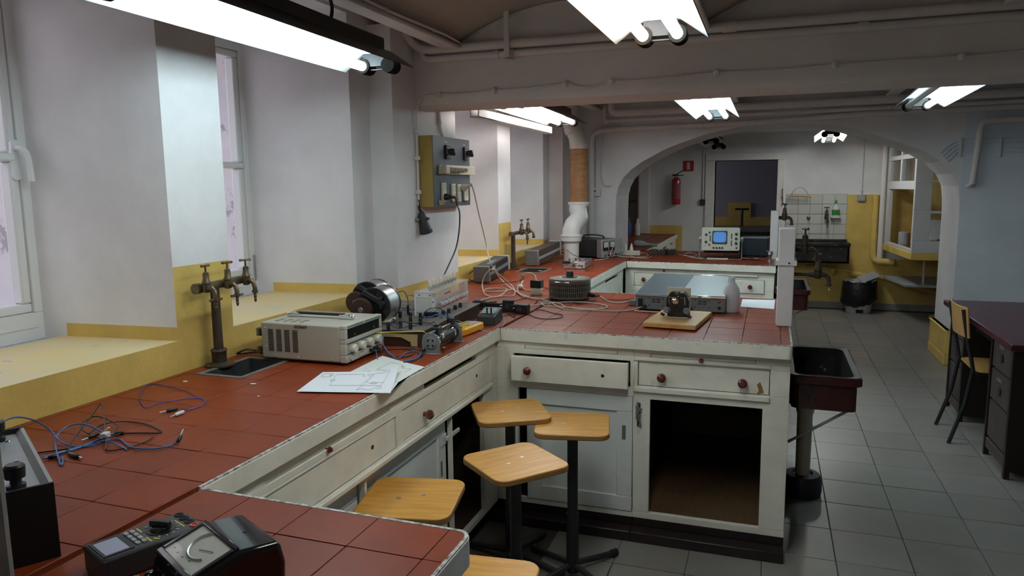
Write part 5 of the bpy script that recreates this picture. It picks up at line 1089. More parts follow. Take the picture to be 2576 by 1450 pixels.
for q in range(4): obj('banana_plug', MB().cyl((.006,.555+.012*q,.025+.022*q),(.07,.57+.012*q,.02+.022*q),.006,None,10), M['red'] if q != 2 else M['greyl'], t)
obj('bail', MB().tube([(-.02,.50,.0),(-.02,.45,-.04),(-.085,.45,-.04),(-.085,.50,0)], .003, 6), M['steel'], t)
# ---- aluminium box, twin-meter supply
a, b = onz(1417,677), onz(1472,678); t = thing('aluminium_box', 'flat aluminium box with a white label in front of the elbow duct', 'box', (a.x,a.y,ZT), math.atan2(b.y-a.y,b.x-a.x)); w_ = (b-a).length
obj('case', MB().box((0,0,.003),(w_,.33,.055)), M['alu'], t, bevel=.002); obj('label', MB().box((w_*.62,-.001,.008),(w_*.95,0,.045)), M['paper'], t); obj('bar_marks', MB().plate(w_*.66,w_*.92,.016,.036,[(w_*(.68+.03*k),w_*(.69+.03*k),0,1) for k in range(8)],-.0016,-.001,1), M['inkd'], t); obj('knob', MB().cyl((w_*.48,-.012,.028),(w_*.48,0,.028),.010,None,14), M['char'], t)
for k, mm in enumerate(('red','green','red','wblue')): obj('jack', MB().cyl((.03+.04*k,.10+.05*(k%2),.055),(.03+.04*k,.10+.05*(k%2),.072),.007,None,10), M[mm], t)
wire('test_lead', 'black lead with a red plug on the aluminium box', [onz(1404,655,.97),onz(1415,668,.965),onz(1440,660,.98),onz(1455,648,.985),onz(1440,640,1.0),onz(1425,628,.99)], .003, M['wblk']); wire('test_lead', 'thin dark lead looped over the right side of the aluminium box', [onz(1470,655,.96),onz(1480,650,.98),onz(1492,668,.93),onz(1478,682,.905),onz(1462,672,.93)], .003, M['wblk'])
single('plug', 'black plug lying on the aluminium box', 'plug', MB().obox(onz(1425,660,.967),(.06,.03,.022),(0,0,.2)), M['black'], bevel=.004)
fr = Vector((-1.374,6.237,ZT)); t = thing('meter_supply', 'dark grey power supply with two dial meters beside the arch pier', 'power supply', fr, R(-26)); D, Wd, H = .40, .29, .168
obj('case', MB().box((-D,.004,.012),(-.006,Wd-.004,H-.004)), M['blackm'], t, bevel=.004); obj('front_panel', MB().box((-.012,0,.008),(.0,Wd,H)), M['greyl'], t, bevel=.002); obj('trim', MB().box((-.05,-.003,.008),(-.0,.006,H)).box((-.05,Wd-.006,.008),(0,Wd+.003,H)), M['alu'], t, bevel=.002)
for y in (.055,.145):
    m_ = obj('meter', MB().box((0,y-.035,.068),(.008,y+.035,.150)), M['black'], t, bevel=.003); obj('dial', MB().box((.008,y-.029,.098),(.009,y+.029,.144)), M['dial'], m_); obj('scale_arc', MB().tube([(.0095,y-.02+.04*k/6,.112+.010*math.sin(math.pi*k/6)) for k in range(7)], .0008, 4), M['inkd'], m_)
obj('red_strip', MB().box((0,.10,.048),(.004,.18,.056)), M['red'], t)
for k in range(5): obj('terminal', MB().cyl((0,.05+.05*k,.03),(.014,.05+.05*k,.03),.008,None,12), M['black'] if k % 2 else M['greym'], t)
obj('handle', MB().tube(spline([(-.32,Wd*.5,H),(-.31,Wd*.5,H+.02),(-.2,Wd*.5,H+.028),(-.10,Wd*.5,H+.02),(-.09,Wd*.5,H)], 4), .007, 8), M['black'], t)
for q in range(4): obj('rubber_foot', MB().cyl((-.05-(q%2)*.3,.03+(q//2)*.22,0),(-.05-(q%2)*.3,.03+(q//2)*.22,.013),.013,None,10), M['black'], t)
# ---- two flat grey instruments with sloping lids
def slab(lab, o, a, Wd, D, col, chrome, red):
    t = thing('signal_generator', lab, 'instrument', o, a, 'twin grey instruments'); H0, H1 = .086, .140
    obj('case', MB().prism([(.006,.008),(D,.008),(D,H1-.01),(.006,H0-.004)], .003, Wd-.003, 0), M['blackm'], t); obj('front_panel', MB().box((0,0,.006),(Wd,.008,H0-.006)), M['greym'], t, bevel=.002)
    lid = MB().prism([(-.004,H0-.008),(-.004,H0-.001),(D,H1+.001),(D,H1-.007)], -.001, Wd+.001, 0); obj('lid', lid, M[col], t, bevel=.0015)
    obj('lid_edge', MB().box((-.002,-.007,H0-.012),(Wd+.002,-.002,H0+.0015)).box((-.002,D-.002,H1-.01),(Wd+.002,D+.003,H1+.003)), M['chrome'] if chrome else M['greyl'], t, bevel=.002)
    for k in range(4): obj('screw', MB().cyl((Wd*(.32+.32*(k%2)),-.002,.028+.036*(k//2)),(Wd*(.32+.32*(k%2)),0,.028+.036*(k//2)),.0035,None,10), M['char'], t)
    obj('engraving', MB().plate(Wd*.38,Wd*.58,.042,.062,[(Wd*.47,Wd*.49,0,1),(Wd*.36,Wd*.60,.049,.054)],-.0005,.001,1), M['char'], t)
    obj('mains_inlet', MB().box((Wd*.07,-.022,.022),(Wd*.16,0,.062)), M['black'], t, bevel=.003); obj('cable_gland', MB().cyl((Wd*.22,-.014,.020),(Wd*.22,0,.020),.009,None,12), M['black'], t)
    if red: obj('red_lamp', MB().sphere((Wd-.028,-.001,.060),.0065,10,6), M['red'], t); obj('fuse_cap', MB().cyl((Wd-.028,-.006,.028),(Wd-.028,0,.028),.0075,None,12), M['black'], t)
    for q in range(4): obj('rubber_foot', MB().cyl((.02+(q%2)*(Wd-.04),.03+(q//2)*(D-.06),0),(.02+(q%2)*(Wd-.04),.03+(q//2)*(D-.06),.009),.01,None,10), M['black'], t)
    return t
slab('blue grey topped flat instrument, left one behind the lamp apparatus', (-.632,3.69,ZT), R(-5), .218, .40, 'bluegrey', False, False); slab('silver edged flat instrument with a red lamp, beside the plastic bottle', (-.402,3.675,ZT), R(1), .212, .40, 'greym', True, True)
single('plug', 'small grey plug standing at the left corner of the blue grey instrument', 'plug', MB().obox((onz(1598,768)).to_tuple(), (.035,.03,.03)).xf(Matrix.Translation((-.012,-.02,.0155))), M['greym'], bevel=.004)
# ---- pine board with the black lamp apparatus
t = thing('lamp_apparatus', 'pine board carrying a black lamp holder with two knurled knobs', 'apparatus', (-.520,3.215,ZT), R(-6)); 
obj('board', MB().box((0,0,.004),(.236,.385,.026)), M['pine'], t, bevel=.004)
for x in (.03,.118,.206): obj('dowel', MB().cyl((x,-.0006,.015),(x,.002,.015),.004,None,10), M['veneer'], t)
ax_, ay = .115, .19; obj('foot_plate', MB().box((ax_-.062,ay-.03,.026),(ax_+.062,ay+.03,.030)), M['alu'], t, bevel=.001)
obj('block', MB().prism([(ax_-.045,.030),(ax_+.045,.030),(ax_+.050,.075),(ax_+.050,.115),(ax_+.030,.145),(ax_-.030,.145),(ax_-.050,.115),(ax_-.050,.075)], ay-.022, ay+.02, 1), M['blackg'], t, bevel=.004)
obj('back_plate', MB().box((ax_-.055,ay+.02,.030),(ax_+.052,ay+.03,.160)), M['cream'], t, bevel=.002)
obj('lamp', MB().lathe([(0,0),(.014,0),(.018,.008),(.017,.018),(.008,.026),(0,.028)], (ax_-.004,ay-.022,.108), (0,-1,0), 16), M['chrome'], t); obj('copper_contact', MB().obox((ax_,ay-.026,.140),(.018,.008,.014)), M['brass'], t)
for s in (-1,1): obj('knurled_knob', knobmb((ax_+s*.042,ay-.018,.060),(s*.25,-1,0),.0155,.022,14), M['greym'], t); 
obj('wire_clip', MB().tube([(ax_-.034,ay-.025,.085),(ax_-.036,ay-.028,.122),(ax_-.016,ay-.03,.118)], .0016, 6).tube([(ax_+.036,ay-.025,.085),(ax_+.036,ay-.028,.122),(ax_+.016,ay-.03,.118)], .0016, 6), M['chrome'], t)
obj('foot_screw', MB().obox((ax_-.062,ay-.035,.040),(.02,.012,.012),(0,.5,0)).obox((ax_+.06,ay-.033,.036),(.018,.012,.012)), M['black'], t, bevel=.002)
# ---- bottle, papers
v = onz(1838,788); t = thing('wash_bottle', 'frosted plastic bottle with a screw neck beside the silver edged instrument', 'bottle', (v.x,v.y+.04,ZT)); 
obj('body', MB().lathe([(0,0),(.038,0),(.0405,.004),(.0405,.095),(.036,.118),(.022,.142),(.0145,.150),(.0145,.156),(0,.156)], n=28), M['bottle'], t, smooth=60); obj('cap', knobmb((0,0,.154),(0,0,1),.0155,.022,16), M['bottle'], t)
q = [onz(1862,773), onz(1947,779), onz(1950,756), onz(1868,754)]
single('paper_sheet', 'white sheet lying between the bottle and the pinkish post', 'paper', MB().prism([tuple(p[:2]) for p in q], ZT+.0006, ZT+.0022), M['paper'])
wire('wire', 'thin black wire over the sheet beside the pinkish post', [onz(1852,762),onz(1868,768),onz(1885,776),onz(1905,772),onz(1925,776),onz(1945,770)], .0022, M['wblk'])
# ---- oscilloscope
so = Vector((-.540,6.38,ZT)); t = thing('oscilloscope', 'oscilloscope with a blue screen, tilted up on its stand on the far bench arm', 'oscilloscope', so, R(2))
Ms = Matrix.Translation((0,0,.078)) @ Matrix.Rotation(R(-9),4,'X'); sw, shh = .312, .198
def ob(n_, mb, m_, par=t, **k): return obj(n_, mb.xf(Ms), m_, par, **k)
ob('case', MB().box((.008,.02,.006),(sw-.008,.36,shh-.006)), M['blackm'], bevel=.008); ob('bezel', MB().prism(rrect(sw,shh,.014,4,sw/2,shh/2), 0, .02, 1), M['scope'], bevel=.003)
ob('screen_frame', MB().prism(rrect(.122,.112,.008,3,.148,.112), -.006, .002, 1), mat('dark blue frame', (.008,.014,.03), .3), bevel=.002); ob('screen', MB().prism(rrect(.104,.088,.022,6,.148,.114), -.0085, -.005, 1), M['crt'])
for x, z, r in ((.036,.135,.011),(.036,.074,.011),(.064,.154,.008),(.064,.050,.008),(.282,.140,.012),(.282,.102,.012),(.282,.064,.012),(.286,.024,.008),(.10,.024,.0085),(.124,.024,.0085),(.148,.024,.0085),(.172,.024,.0085)): ob('knob', knobmb((x,0,z),(0,-1,0),r,.012,10), M['black'])
for x, z in ((.024,.110),(.024,.048)): ob('connector', MB().lathe([(0,0),(.008,0),(.008,.006),(.005,.007),(.005,.012),(0,.012)], (x,0,z), (0,-1,0), 12), M['steel'])
ob('switch_column', MB().box((.066,-.001,.078),(.076,.001,.128)).box((.240,-.001,.100),(.250,.001,.146)).box((.240,-.001,.040),(.250,.001,.088)), M['char'])
for x in (-.012, sw+.012): ob('handle_hub', MB().cyl((x-.014,.10,.105),(x+.014,.10,.105),.024,None,18), M['creaml'])
obj('stand', MB().tube([(-.016,.09,.17),(-.018,.0,.01),(-.014,-.01,.006),(sw+.014,-.01,.006),(sw+.018,.0,.01),(sw+.016,.09,.17)], .005, 8), M['greym'], t)
obj('stand_grip', MB().tube([(.05,-.012,.008),(.22,-.012,.008)], .009, 10), M['creaml'], t)
bx = onz(1862,642); t = thing('dark_meter_case', 'dark blue grey case with a pale top edge right of the oscilloscope', 'instrument', (bx.x,6.75,ZT), R(-3)); obj('case', MB().box((.0,0,.006),(.235,.28,.165)), M['bluegrey'], t, bevel=.006); obj('top_strip', MB().box((-.002,-.004,.160),(.225,.012,.172)), M['greyl'], t, bevel=.002); obj('side_screw', MB().cyl((.225,-.006,.06),(.225,0,.06),.008,None,10), M['brass'], t); obj('foot', MB().box((.01,.01,0),(.22,.27,.007)), M['black'], t)
t = thing('foil_pouch', 'crumpled brown foil pouch in front of the dark case', 'pouch', (-.13,6.45,ZT)); random.seed(11); rs = []
for k in range(7): rs.append([Vector((-.08+.16*k/6, (.025+random.uniform(-.006,.006))*math.cos(2*math.pi*j/10), .012+(.011+random.uniform(-.004,.004))*math.sin(2*math.pi*j/10)*(0.4+.6*math.sin(math.pi*(k+.5)/7)))) for j in range(10)])
obj('pouch', MB().loft(rs), mat('brown foil', (.16,.075,.055), .3, .3), t)
# ---- clutter left of the oscilloscope
v = onz(1587,643); t = thing('white_power_strip', 'white power strip with two standing plugs beside the twin meter supply', 'power strip', (v.x,v.y,ZT), R(4)); obj('body', MB().prism(rrect(.17,.055,.012,4), 0, .045), M['creaml'], t, bevel=.006)
for x in (-.05,.005): obj('plug', MB().lathe([(0,.045),(.018,.045),(.016,.07),(.008,.095),(.006,.11),(0,.11)], (x,0,0), n=14), M['pvc'], t)
single('adapter', 'grey tapered hand lamp lying beside the white power strip', 'adapter', MB().lathe([(0,0),(.032,0),(.036,.03),(.034,.09),(.018,.13),(.014,.24),(0,.25)], onz(1598,612,.935), (1,-.22,-.07), 16), M['greyl'])
for i, (px, py, w_, lb, mm) in enumerate(((1655,641,.15,'left one of two small dark circuit trays by the oscilloscope','wood'), (1682,640,.12,'right one of two small dark circuit trays by the oscilloscope','blackm'))):
    v = onz(px, py); t = thing('circuit_tray', lb, 'tray', (v.x,v.y,ZT), R(-4), 'small circuit trays'); obj('tray', MB().plate(-w_/2,w_/2,-.05,.05,[(-w_/2+.008,w_/2-.008,-.042,.042)],.006,.045,2).box((-w_/2,-.05,0),(w_/2,.05,.006)), M[mm], t, bevel=.002)
    for k in range(4): obj('part', MB().cyl((-w_*.35+w_*.22*k,-.01,.006),(-w_*.35+w_*.22*k,-.01,.055),.008,None,10), (M['red'],M['wblue'],M['cream'],M['steel'])[k], t)
# ---- foreground: decade box, multimeter, bakelite meter, grey board
c = Vector((-1.135,.855,ZT)); t = thing('decade_box', 'black decade box with big fluted knobs and a grey top at the lower left', 'decade box', (-1.147,.865,ZT), R(59.4)); DW, DL, DH = .17, .40, .124
obj('case', MB().box((-DW,0,0),(0,.006,DH+.012)).box((-DW,DL-.006,0),(0,DL,DH+.012)).box((-DW,.006,0),(-DW+.004,DL-.006,DH)).box((-.004,.006,0),(0,DL-.006,DH-.02)).box((-DW,.006,0),(0,DL-.006,.005)), M['blackm'], t, bevel=.001)
obj('top_panel', MB().box((-DW+.002,.006,DH-.004),(-.016,DL-.006,DH)), M['greyl'], t); obj('lip', MB().prism([(-.016,DH-.004),(-.016,DH),(-.006,DH+.010),(0,DH+.010),(0,DH-.03),(-.004,DH-.03)], .006, DL-.006, 1), M['greyl'], t)
for y in (.045,.36): obj('binding_post', MB().lathe([(0,0),(.015,0),(.015,.008),(.009,.010),(.009,.018),(.0155,.020),(.0165,.040),(.013,.044),(0,.044)], (-.050,y,DH), n=12), M['black'], t)
for k in range(4): obj('fluted_knob', knobmb((-.118,.075+.082*k,DH),(0,0,1),.029,.030,16), M['black'], t)
for k in range(3): obj('panel_hole', MB().cyl((-.068,.118+.062*k,DH-.0005),(-.068,.118+.062*k,DH+.0006),.0075,None,12), M['hole'], t)
for y in (.20,.345): obj('panel_screw', MB().lathe([(0,0),(.005,0),(.003,.002),(0,.002)], (-.034,y,DH), n=10), M['chrome'], t)
single('grey_board', 'grey fibre board edge standing at the lower left corner of the photo', 'board', MB().box((-.30,-.02,0),(0,0,.30)).xf(Matrix.Translation(onz(47,1540,ZT)) @ Matrix.Rotation(R(40),4,'Z')), M['cork'])
# clamp/multimeter
t = thing('multimeter', 'dark grey multimeter with a large screen in the foreground', 'multimeter', (-.996,.906,ZT), R(-21.5)); mw, ml, mh = .086, .172, .044
obj('case', MB().prism(rrect(mw,ml,.012,4), 0, mh), M['char'], t, bevel=.005); obj('screen', MB().box((-.029,-.074,mh-.001),(.029,-.036,mh+.0008)), M['lcd'], t); obj('screen_frame', MB().plate(-.034,.034,-.079,-.031,[(-.029,.029,-.074,-.036)],mh-.0005,mh+.0014,2), M['black'], t)
for i in range(4):
    for j in range(2): obj('button', MB().prism(rrect(.012,.0065,.002,2,-.024+.016*i,-.022+.0105*j), mh, mh+.003), M['greyl'], t)
obj('selector_ring', MB().lathe([(.022,0),(.024,0),(.024,.0012),(.022,.0012)], (0,.026,mh), n=28), M['black'], t); obj('selector', MB().lathe([(0,0),(.018,0),(.016,.007),(0,.008)], (0,.026,mh), n=22).obox((0,.026,mh+.010),(.038,.011,.012),(0,0,.5)), M['black'], t, bevel=.002)
for k in range(4): obj('input_jack', MB().lathe([(.004,0),(.0085,0),(.0085,.0016),(.0045,.0016),(.004,0)], (-.030+.020*k,.072,mh), n=14).cyl((-.030+.020*k,.072,mh-.001),(-.030+.020*k,.072,mh+.0004),.005,None,12), M['hole'] if k < 3 else M['red'], t)
mk = MB(); random.seed(21)
for k in range(11): a = R(-30+24*k); mk.obox((.031*math.cos(a), .026+.031*math.sin(a)*.9, mh+.0004), (.006,.0028,.0006), (0,0,a))
obj('scale_marks', mk, M['greyl'], t); obj('yellow_marks', MB().box((-.034,-.002,mh),(-.012,.0005,mh+.0005)).box((.012,-.005,mh),(.034,-.002,mh+.0005)).box((-.014,.056,mh),(.024,.0585,mh+.0005)).obox((.030,.006,mh+.0003),(.012,.003,.0006),(0,0,.5)), mat('yellow print', (.55,.45,.02), .5), t)
# bakelite meter
t = thing('bakelite_meter', 'glossy black bakelite meter with an ivory dial at the bottom of the photo', 'meter', (-.897,.826,ZT), R(-27)); 
bw_, bl_ = .146, .150
prof = [(0,0),(bl_,0),(bl_+.003,.05),(bl_-.004,.086),(bl_-.066,.092),(.010,.070),(0,.058),(-.004,.04)]
def hz_(y): return .070+(y-.010)*(.022/(bl_-.076)) if y < bl_-.066 else .092-(y-(bl_-.066))*.0968
win = (.014,bw_-.020,.014,.076); ms = MB().prism(prof, 0, bw_, 0)
obj('case', ms, M['blackg'], t, bevel=.009, segs=3)
fr_ = MB()
for (x0, x1, y0, y1) in ((win[0]-.010,win[1]+.010,win[2]-.010,win[2]),(win[0]-.010,win[1]+.010,win[3],win[3]+.008),(win[0]-.010,win[0],win[2],win[3]),(win[1],win[1]+.010,win[2],win[3])):
    fr_.add([(x0,y0,hz_(y0)-.004),(x1,y0,hz_(y0)-.004),(x1,y1,hz_(y1)-.004),(x0,y1,hz_(y1)-.004),(x0,y0,hz_(y0)+.004),(x1,y0,hz_(y0)+.004),(x1,y1,hz_(y1)+.004),(x0,y1,hz_(y1)+.004)], [(0,3,2,1),(4,5,6,7),(0,1,5,4),(1,2,6,5),(2,3,7,6),(3,0,4,7)])
obj('window_frame', fr_, M['blackg'], t, bevel=.002); x0, x1, y0, y1 = win
obj('dial', MB().add([(x0,y0,hz_(y0)+.0008),(x1,y0,hz_(y0)+.0008),(x1,y1,hz_(y1)+.0008),(x0,y1,hz_(y1)+.0008)], [(0,1,2,3)]), M['dial'], t)
def on(x, y, d): return Vector((x, y, hz_(y)+d))
rim = [on(x0+.064+.034*math.cos(R(a)), y0+.042+.026*math.sin(R(a)), .002) for a in range(130, 330, 10)]
obj('dial_recess', MB().tube(rim, .0022, 6), M['alu'], t); obj('needle', MB().tube([on(x0+.06,y0+.032,.0022), on(x0+.09,y0+.042,.0022)], .0006, 4), M['inkd'], t)
obj('scale_marks', MB().cyl(on(x0+.012,y0+.012,.001),on(x0+.012,y0+.012,.0016),.0014,None,6).cyl(on(x0+.030,y0+.010,.001),on(x0+.030,y0+.010,.0016),.0014,None,6).cyl(on(x0+.05,y0+.010,.001),on(x0+.05,y0+.010,.0016),.0014,None,6).cyl(on(x0+.072,y0+.012,.001),on(x0+.072,y0+.012,.0016),.0014,None,6), M['inkd'], t)
obj('glass', MB().add([(x0,y0,hz_(y0)+.003),(x1,y0,hz_(y0)+.003),(x1,y1,hz_(y1)+.003),(x0,y1,hz_(y1)+.003)], [(0,1,2,3)]), M['glass'], t); obj('lid_hole', MB().lathe([(0,0),(.003,0),(.003,.0006),(0,.0006)], (bw_*.55,bl_-.035,hz_(bl_-.035)), n=10), M['hole'], t)
obj('terminal_shelf', MB().box((.004,-.045,0),(bw_-.01,.0,.032)), M['blackg'], t, bevel=.004)
for k in range(4):
    for j in range(2): obj('terminal_knob', MB().lathe([(0,0),(.008,0),(.0095,.004),(.009,.012),(.005,.017),(0,.018)], (.022+.036*k,-.012-.020*j,.032), n=14), M['blackg'], t)
# ================================================================= WIRES AND CABLES
def bw(lab, pts, r, m, z=None, **k): return wire('wire', lab, [onz(p[0], p[1], (ZT+r+(p[2] if len(p) > 2 else .001)) if z is None else z+r+(p[2] if len(p) > 2 else .001)) for p in pts], r, M[m], **k)
def plug(lab, a, b, m, tip=True):
    a, b = Vector(a), Vector(b); d = (b-a).normalized(); t = thing('banana_plug', lab, 'plug', a)
    obj('sleeve', MB().lathe([(0,0),(.004,0),(.0055,.004),(.0055,(b-a).length-.004),(.0035,(b-a).length),(0,(b-a).length)], a, d, 10), M[m], t, world=True)
    if tip: obj('pin', MB().cyl(b, b+d*.018, .0021, None, 8), M['steel'], t, world=True)
def L(x, y, d=.006): return onz(x, y, ZT+d)
# bundle in front of the decade box
bw('blue test lead rising from the decade box and running into the bundle', [(0,1068,.16),(20,1055,.14),(50,1050,.11),(90,1060,.07),(125,1082,.03),(150,1110,.008),(185,1124),(225,1122),(260,1112),(300,1106),(330,1126),(380,1130),(420,1124),(448,1112)], .0026, 'wblue')
plug('black sleeved probe tip at the end of the blue lead', L(447,1113,.008), L(455,1096,.02), 'black')
bw('blue lead making the big left hand loop of the wire bundle', [(108,1150),(145,1142),(190,1130),(235,1112),(262,1095,.01),(240,1078,.02),(205,1067,.03),(170,1074,.025),(145,1095,.015),(140,1120),(146,1150),(152,1170),(158,1165),(157,1150)], .0026, 'wblue')
bw('thin blue lead running straight through the tie of the bundle', [(112,1152),(160,1136),(215,1122),(262,1110,.008),(300,1122),(320,1132)], .0024, 'wblue')
bw('black lead bent into a tall triangle above the bundle', [(172,1145),(176,1120,.01),(200,1085,.02),(232,1045,.03),(252,1017,.035),(260,1030,.03),(264,1070,.02),(268,1105,.01),(266,1132)], .0024, 'wblk')
bw('black lead making the long right hand loop of the bundle', [(255,1100,.01),(300,1092),(350,1090),(400,1090),(402,1082),(370,1068),(330,1062),(290,1062,.008),(250,1072,.012),(225,1092,.01)], .0024, 'wblk')
bw('black lead curling below the bundle to the right', [(266,1134),(285,1134),(325,1126),(365,1112),(385,1100)], .0022, 'wblk'); bw('black lead curved over the top of the bundle', [(222,1092,.01),(204,1078,.015),(210,1062,.02),(240,1048,.025),(275,1058,.02),(295,1072,.012),(288,1090)], .0022, 'wblk'); bw('thin black lead trailing left out of the bundle', [(95,1140),(135,1135),(180,1128),(230,1114),(270,1102,.008),(310,1090)], .0022, 'wblk')
t = thing('cable_tie', 'small white clip holding the wire bundle together', 'clip', L(265,1098,.0)); obj('clip', MB().obox(L(265,1098,.012), (.016,.022,.020), (0,0,.3)), M['pvc'], t, world=True, bevel=.002); obj('tail', MB().tube([L(262,1085,.02), L(275,1076,.03)], .002, 6), M['pvc'], t, world=True)
plug('black plug at the foot of the triangle shaped lead', L(176,1142), L(198,1150), 'black'); plug('black plug right of the tie in the bundle', L(313,1089), L(288,1092), 'black'); plug('black plug left of the tie in the bundle', L(248,1092,.008), L(222,1102), 'black'); plug('black plug of the thin lead trailing left', L(143,1148), L(120,1152), 'black')
bw('violet blue wire loop on the red tiles near the yellow ledge', [(455,1030),(480,1030),(505,1022),(515,1008),(500,1000),(470,985),(420,972),(375,967),(358,985),(352,1008),(368,1026),(395,1016),(430,1010),(470,1004),(512,1004),(514,1015),(495,1026),(465,1036)], .0016, 'wpurp')
plug('black plug of the violet blue wire', L(446,1029), L(418,1035), 'black'); plug('white plug of the violet blue wire', L(462,1036), L(440,1045), 'pvc')
# power supply and board wires
bw('pale blue wire running from the board down past the power supply to the papers', [(984,795,.075),(980,812,.072),(968,838,.05),(963,862,.03),(975,885,.01),(1000,905-3),(1022,880+8),(1045,884),(1058,891),(1045,903),(1015,910)], .0030, 'wblue')
bw('dark blue wire looping on the tiles beside the board', [(950,882,.02),(975,880),(1005,878),(1035,878),(1058,885),(1062,895),(1040,908),(1015,912)], .0026, 'wblk'); bw('black wire curving from the power supply terminals', [(952,880,.02),(985,896),(1015,899),(1040,890),(1030,880),(1005,878)], .0026, 'wblk')
bw('short blue wire dropping from the power supply terminal', [(946,881,.03),(947,892,.012),(950,904)], .0026, 'wblue')
plug('black plug pushed into the power supply terminal', onz(930,881,.925), onz(946,884,.922), 'black', False); plug('second black plug beside it at the red terminal', onz(945,872,.93), onz(956,877,.926), 'black', False)
def BWr(lab, pts, r, m): return wire('wire', lab, [onz(p[0], p[1], TB+r+p[2]) for p in pts], r, M[m])
BWr('yellow wire hanging over the board corner to the rheostat', [(945,837,.01),(985,836,.008),(1030,835,.006),(1058,834,.004),(1070,838,-.005),(1074,850,-.03),(1073,858,-.045)], .0026, 'wyel')
plug('red plug on the end of the yellow wire', onz(1073,856,.918), onz(1071,868,.906), 'red', False)
BWr('black lead arching high over the middle of the board', [(997,805,.01),(995,780,.05),(994,755,.08),(1003,736,.10),(1017,735,.10),(1025,750,.075),(1027,770,.045)], .0024, 'wblk'); plug('tall black probe standing on the board', onz(1027,792,TB), onz(1026,768,TB+.045), 'black', False)
BWr('red wire loop rising from the coil to the board, upper one', [(928,784,.03),(940,770,.05),(955,755,.07),(965,750,.075),(978,760,.06),(984,775,.035)], .0028, 'wred'); BWr('red wire loop rising from the coil to the board, lower one', [(927,786,.025),(935,772,.04),(948,768,.05),(965,775,.045),(976,790,.025),(978,800,.01)], .0028, 'wred'); plug('red plug standing upright in the board', onz(984,790,TB), onz(983,766,TB+.04), 'red', False)
BWr('blue wire looping behind the board to the clear lamp box', [(1045,746,.05),(1030,744,.055),(1010,752,.05),(1002,765,.035),(1005,777,.02),(1020,782,.012),(1042,779,.012)], .0024, 'wblue'); BWr('blue wire from the clear lamp box over to the yellow meter', [(1042,776,.015),(1052,788,.015),(1066,798,.012),(1085,797,.02),(1104,791,.028),(1125,797,.022),(1140,803,.008),(1148,812,-.01)], .0026, 'wblue')
BWr('black lead arching from the round socket to the bench side', [(1063,802,.02),(1070,785,.05),(1085,776,.065),(1105,776,.065),(1120,785,.05),(1127,796,.03)], .0024, 'wblk'); plug('black probe leaning at the edge of the board', onz(1128,822,.935), onz(1127,796,.985), 'black', False)
for i, (lb, pts) in enumerate((('black wire crossing the front of the board, nearest', [(955,812,.008),(980,818,.012),(1000,826,.01),(1020,823,.006),(1040,820,.004),(1060,812,.006),(1085,815,.003),(1092,822,.002)]), ('black wire crossing the board behind the front plugs', [(980,792,.012),(1000,818,.014),(1010,822,.02)]), ('black wire lying across the board centre', [(990,814,.01),(1010,809,.008),(1035,814,.006),(1060,812,.01),(1080,813,.003)]), ('dark wire behind the plugs at the back of the board', [(975,772,.01),(1000,770,.012),(1020,776,.01),(1045,752,.02)]), ('black wire from the coil end to the board', [(952,793,.012),(965,790,.014),(978,795,.012),(1000,812,.01),(1006,822,.02)]))): BWr(lb, pts, .0024, 'wblk')
for i, (lb, pts) in enumerate((('thin yellow wire at the end of the near coil', [(922,756,.05),(928,770,.03),(925,782,.015),(912,786,.012)]), ('thin yellow wire right of the near coil', [(965,754,.05),(974,772,.03),(972,795,.008)]), ('thin yellow wire arched behind the board', [(1000,772,.015),(1012,764,.025),(1045,766,.02)]))): BWr(lb, pts, .0016, 'wyel')
# cables around the round transformer
bw('white cable loop standing up left of the plug block', [(1197,760),(1230,750),(1265,745),(1292,744),(1294,730),(1284,715),(1255,690,.09),(1240,677,.14),(1222,690,.11),(1213,715,.05),(1220,740,.005),(1240,748),(1262,742),(1275,728),(1250,726),(1222,728),(1224,734),(1260,733),(1290,728)], .0042, 'wwht')
bw('white cable from the plug block curling up and back down to the tiles', [(1349,706,.10),(1345,692,.12),(1330,687,.125),(1312,695,.10),(1303,715,.05),(1304,735,.01),(1320,748),(1350,750),(1385,762),(1410,775),(1440,780),(1500,779)], .0042, 'wwht')
bw('long white cable lying flat in front of the round transformer', [(1332,770),(1380,764),(1440,760),(1500,764),(1528,772),(1500,778),(1430,774),(1375,770),(1362,764),(1380,760),(1410,765),(1425,773),(1480,780),(1550,783),(1590,780),(1614,772,.015)], .0042, 'wwht')
bw('white cable between the round transformer and the blue grey instrument', [(1508,745),(1530,758),(1555,763),(1575,760),(1597,754)], .0042, 'wwht'); bw('white cable passing behind the pine board to the silver edged instrument', [(1595,782),(1640,785),(1680,786),(1715,782),(1728,775,.018)], .0042, 'wwht')
bw('white lead with a round inline switch left of the plug block', [(1316,706,.03),(1312,718,.012),(1322,730),(1345,730)], .0042, 'wwht'); single('inline_switch', 'round white inline switch on a cable left of the plug block', 'switch', MB().sphere(L(1309,722,.018),.019,14,8,(1,1,.9)), M['creaml'])
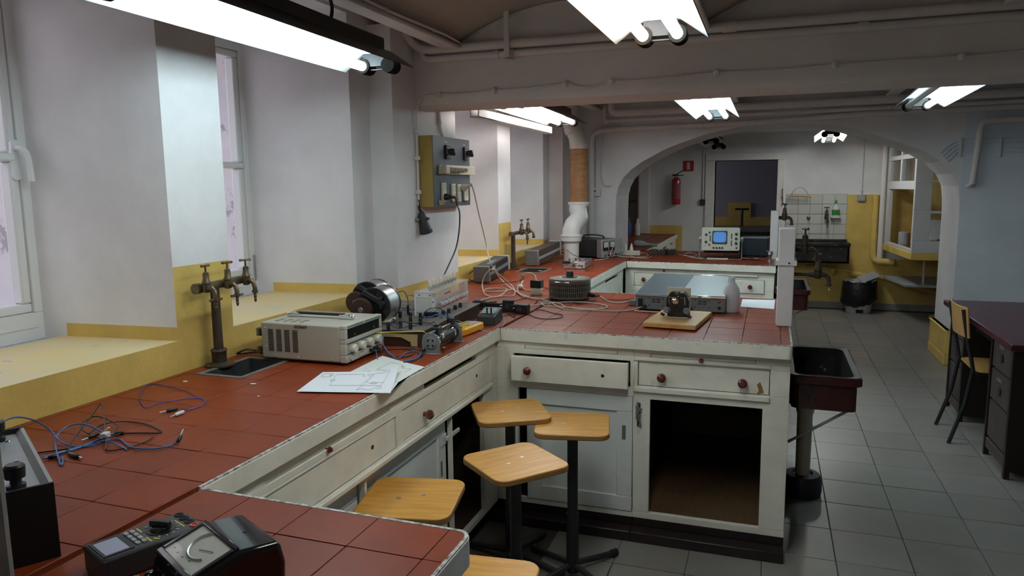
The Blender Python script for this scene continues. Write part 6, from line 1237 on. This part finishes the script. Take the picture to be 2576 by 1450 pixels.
for lb, pts in (('black cord from the free adapter making a long loop on the tiles', [(1330,785),(1360,780),(1390,788),(1415,794),(1405,801),(1370,803),(1345,798),(1325,788)]), ('black cord from the power strip over to the plug block', [(1292,758),(1315,752),(1340,746),(1352,755),(1345,765)]), ('black cord from the black adapter to the round transformer', [(1362,722,.02),(1375,726),(1388,734)]), ('black cord lying in front of the round transformer', [(1398,755),(1412,742,.02),(1425,745,.02),(1435,757),(1460,765),(1490,758),(1500,748,.01)]), ('black cord bundle from the experiment board to the power strip', [(1160,767,.03),(1180,762,.02),(1205,766,.012),(1225,775,.02)]), ('second black cord from the board to the power strip', [(1163,769,.025),(1185,770,.015),(1215,777,.012),(1240,790)]), ('black cord trailing from the power strip to the tile edge', [(1255,800),(1275,792),(1292,790),(1295,798),(1280,790)]), ('black cord beside the blue grey instrument', [(1500,737),(1520,752),(1560,755),(1597,752)])): bw(lb, pts, .0028, 'wblk')
plug('black connector in the side of the round transformer', L(1488,748,.02), L(1508,744,.02), 'black', False)
bw('thin grey wire from the yellow meter across the bench corner', [(1145,805,.04),(1180,818,.02),(1215,832),(1245,834),(1262,825),(1270,808),(1262,788),(1245,778,.03)], .0016, 'wwht')
bw('black cord looped around the leaning black instrument', [(1235,668,.10),(1205,676,.08),(1180,690,.04),(1184,705),(1215,715),(1260,712),(1300,708),(1318,700),(1310,692)], .0034, 'wblk')
bw('thin dark wire arched behind the two grey instruments', [(1672,703,.10),(1685,696,.12),(1700,697,.125),(1715,708,.10),(1722,718,.08)], .002, 'wblk')
bw('white cable coil beside the white power strip', [(1495,655),(1520,652),(1545,645),(1600,648),(1630,644),(1620,637),(1590,638),(1588,645),(1625,650),(1640,645)], .004, 'wwht'); bw('white lead tangled at the left foot of the oscilloscope', [(1700,638),(1725,644),(1745,646),(1752,640),(1735,636),(1722,640),(1740,648),(1768,650)], .004, 'wwht')
bw('white cord beside the far arch pier', [(1545,650),(1535,640,.05),(1548,615,.12),(1562,608,.12),(1568,628,.06)], .003, 'wwht')
# bits on the tiles
for i, (px, py, s, lb) in enumerate(((466,961,.010,'white paint flake near the lead sink'),(638,967,.012,'white paint flake between the lead sink and the papers'),(650,998,.006,'small white crumb below the papers'),(1122+238,682,.02,'white scrap of card beside the pale rimmed sink'))):
    v = onz(px, py); single('paper_scrap' if i == 3 else 'paint_flake', lb, 'scrap', MB().prism([(v.x+s*math.cos(a)*random.uniform(.6,1.1), v.y+s*.7*math.sin(a)*random.uniform(.6,1.1)) for a in (0,1,2,3,4,5)], ZT+.0005, ZT+.002), M['paper2'])
v = onz(1165,706); single('cork_stub', 'small dark stub on the tiles by the clear lamp box', 'stub', MB().lathe([(0,0),(.012,0),(.010,.012),(0,.014)], (v.x,v.y,ZT+.0005), n=10), M['blackm'])
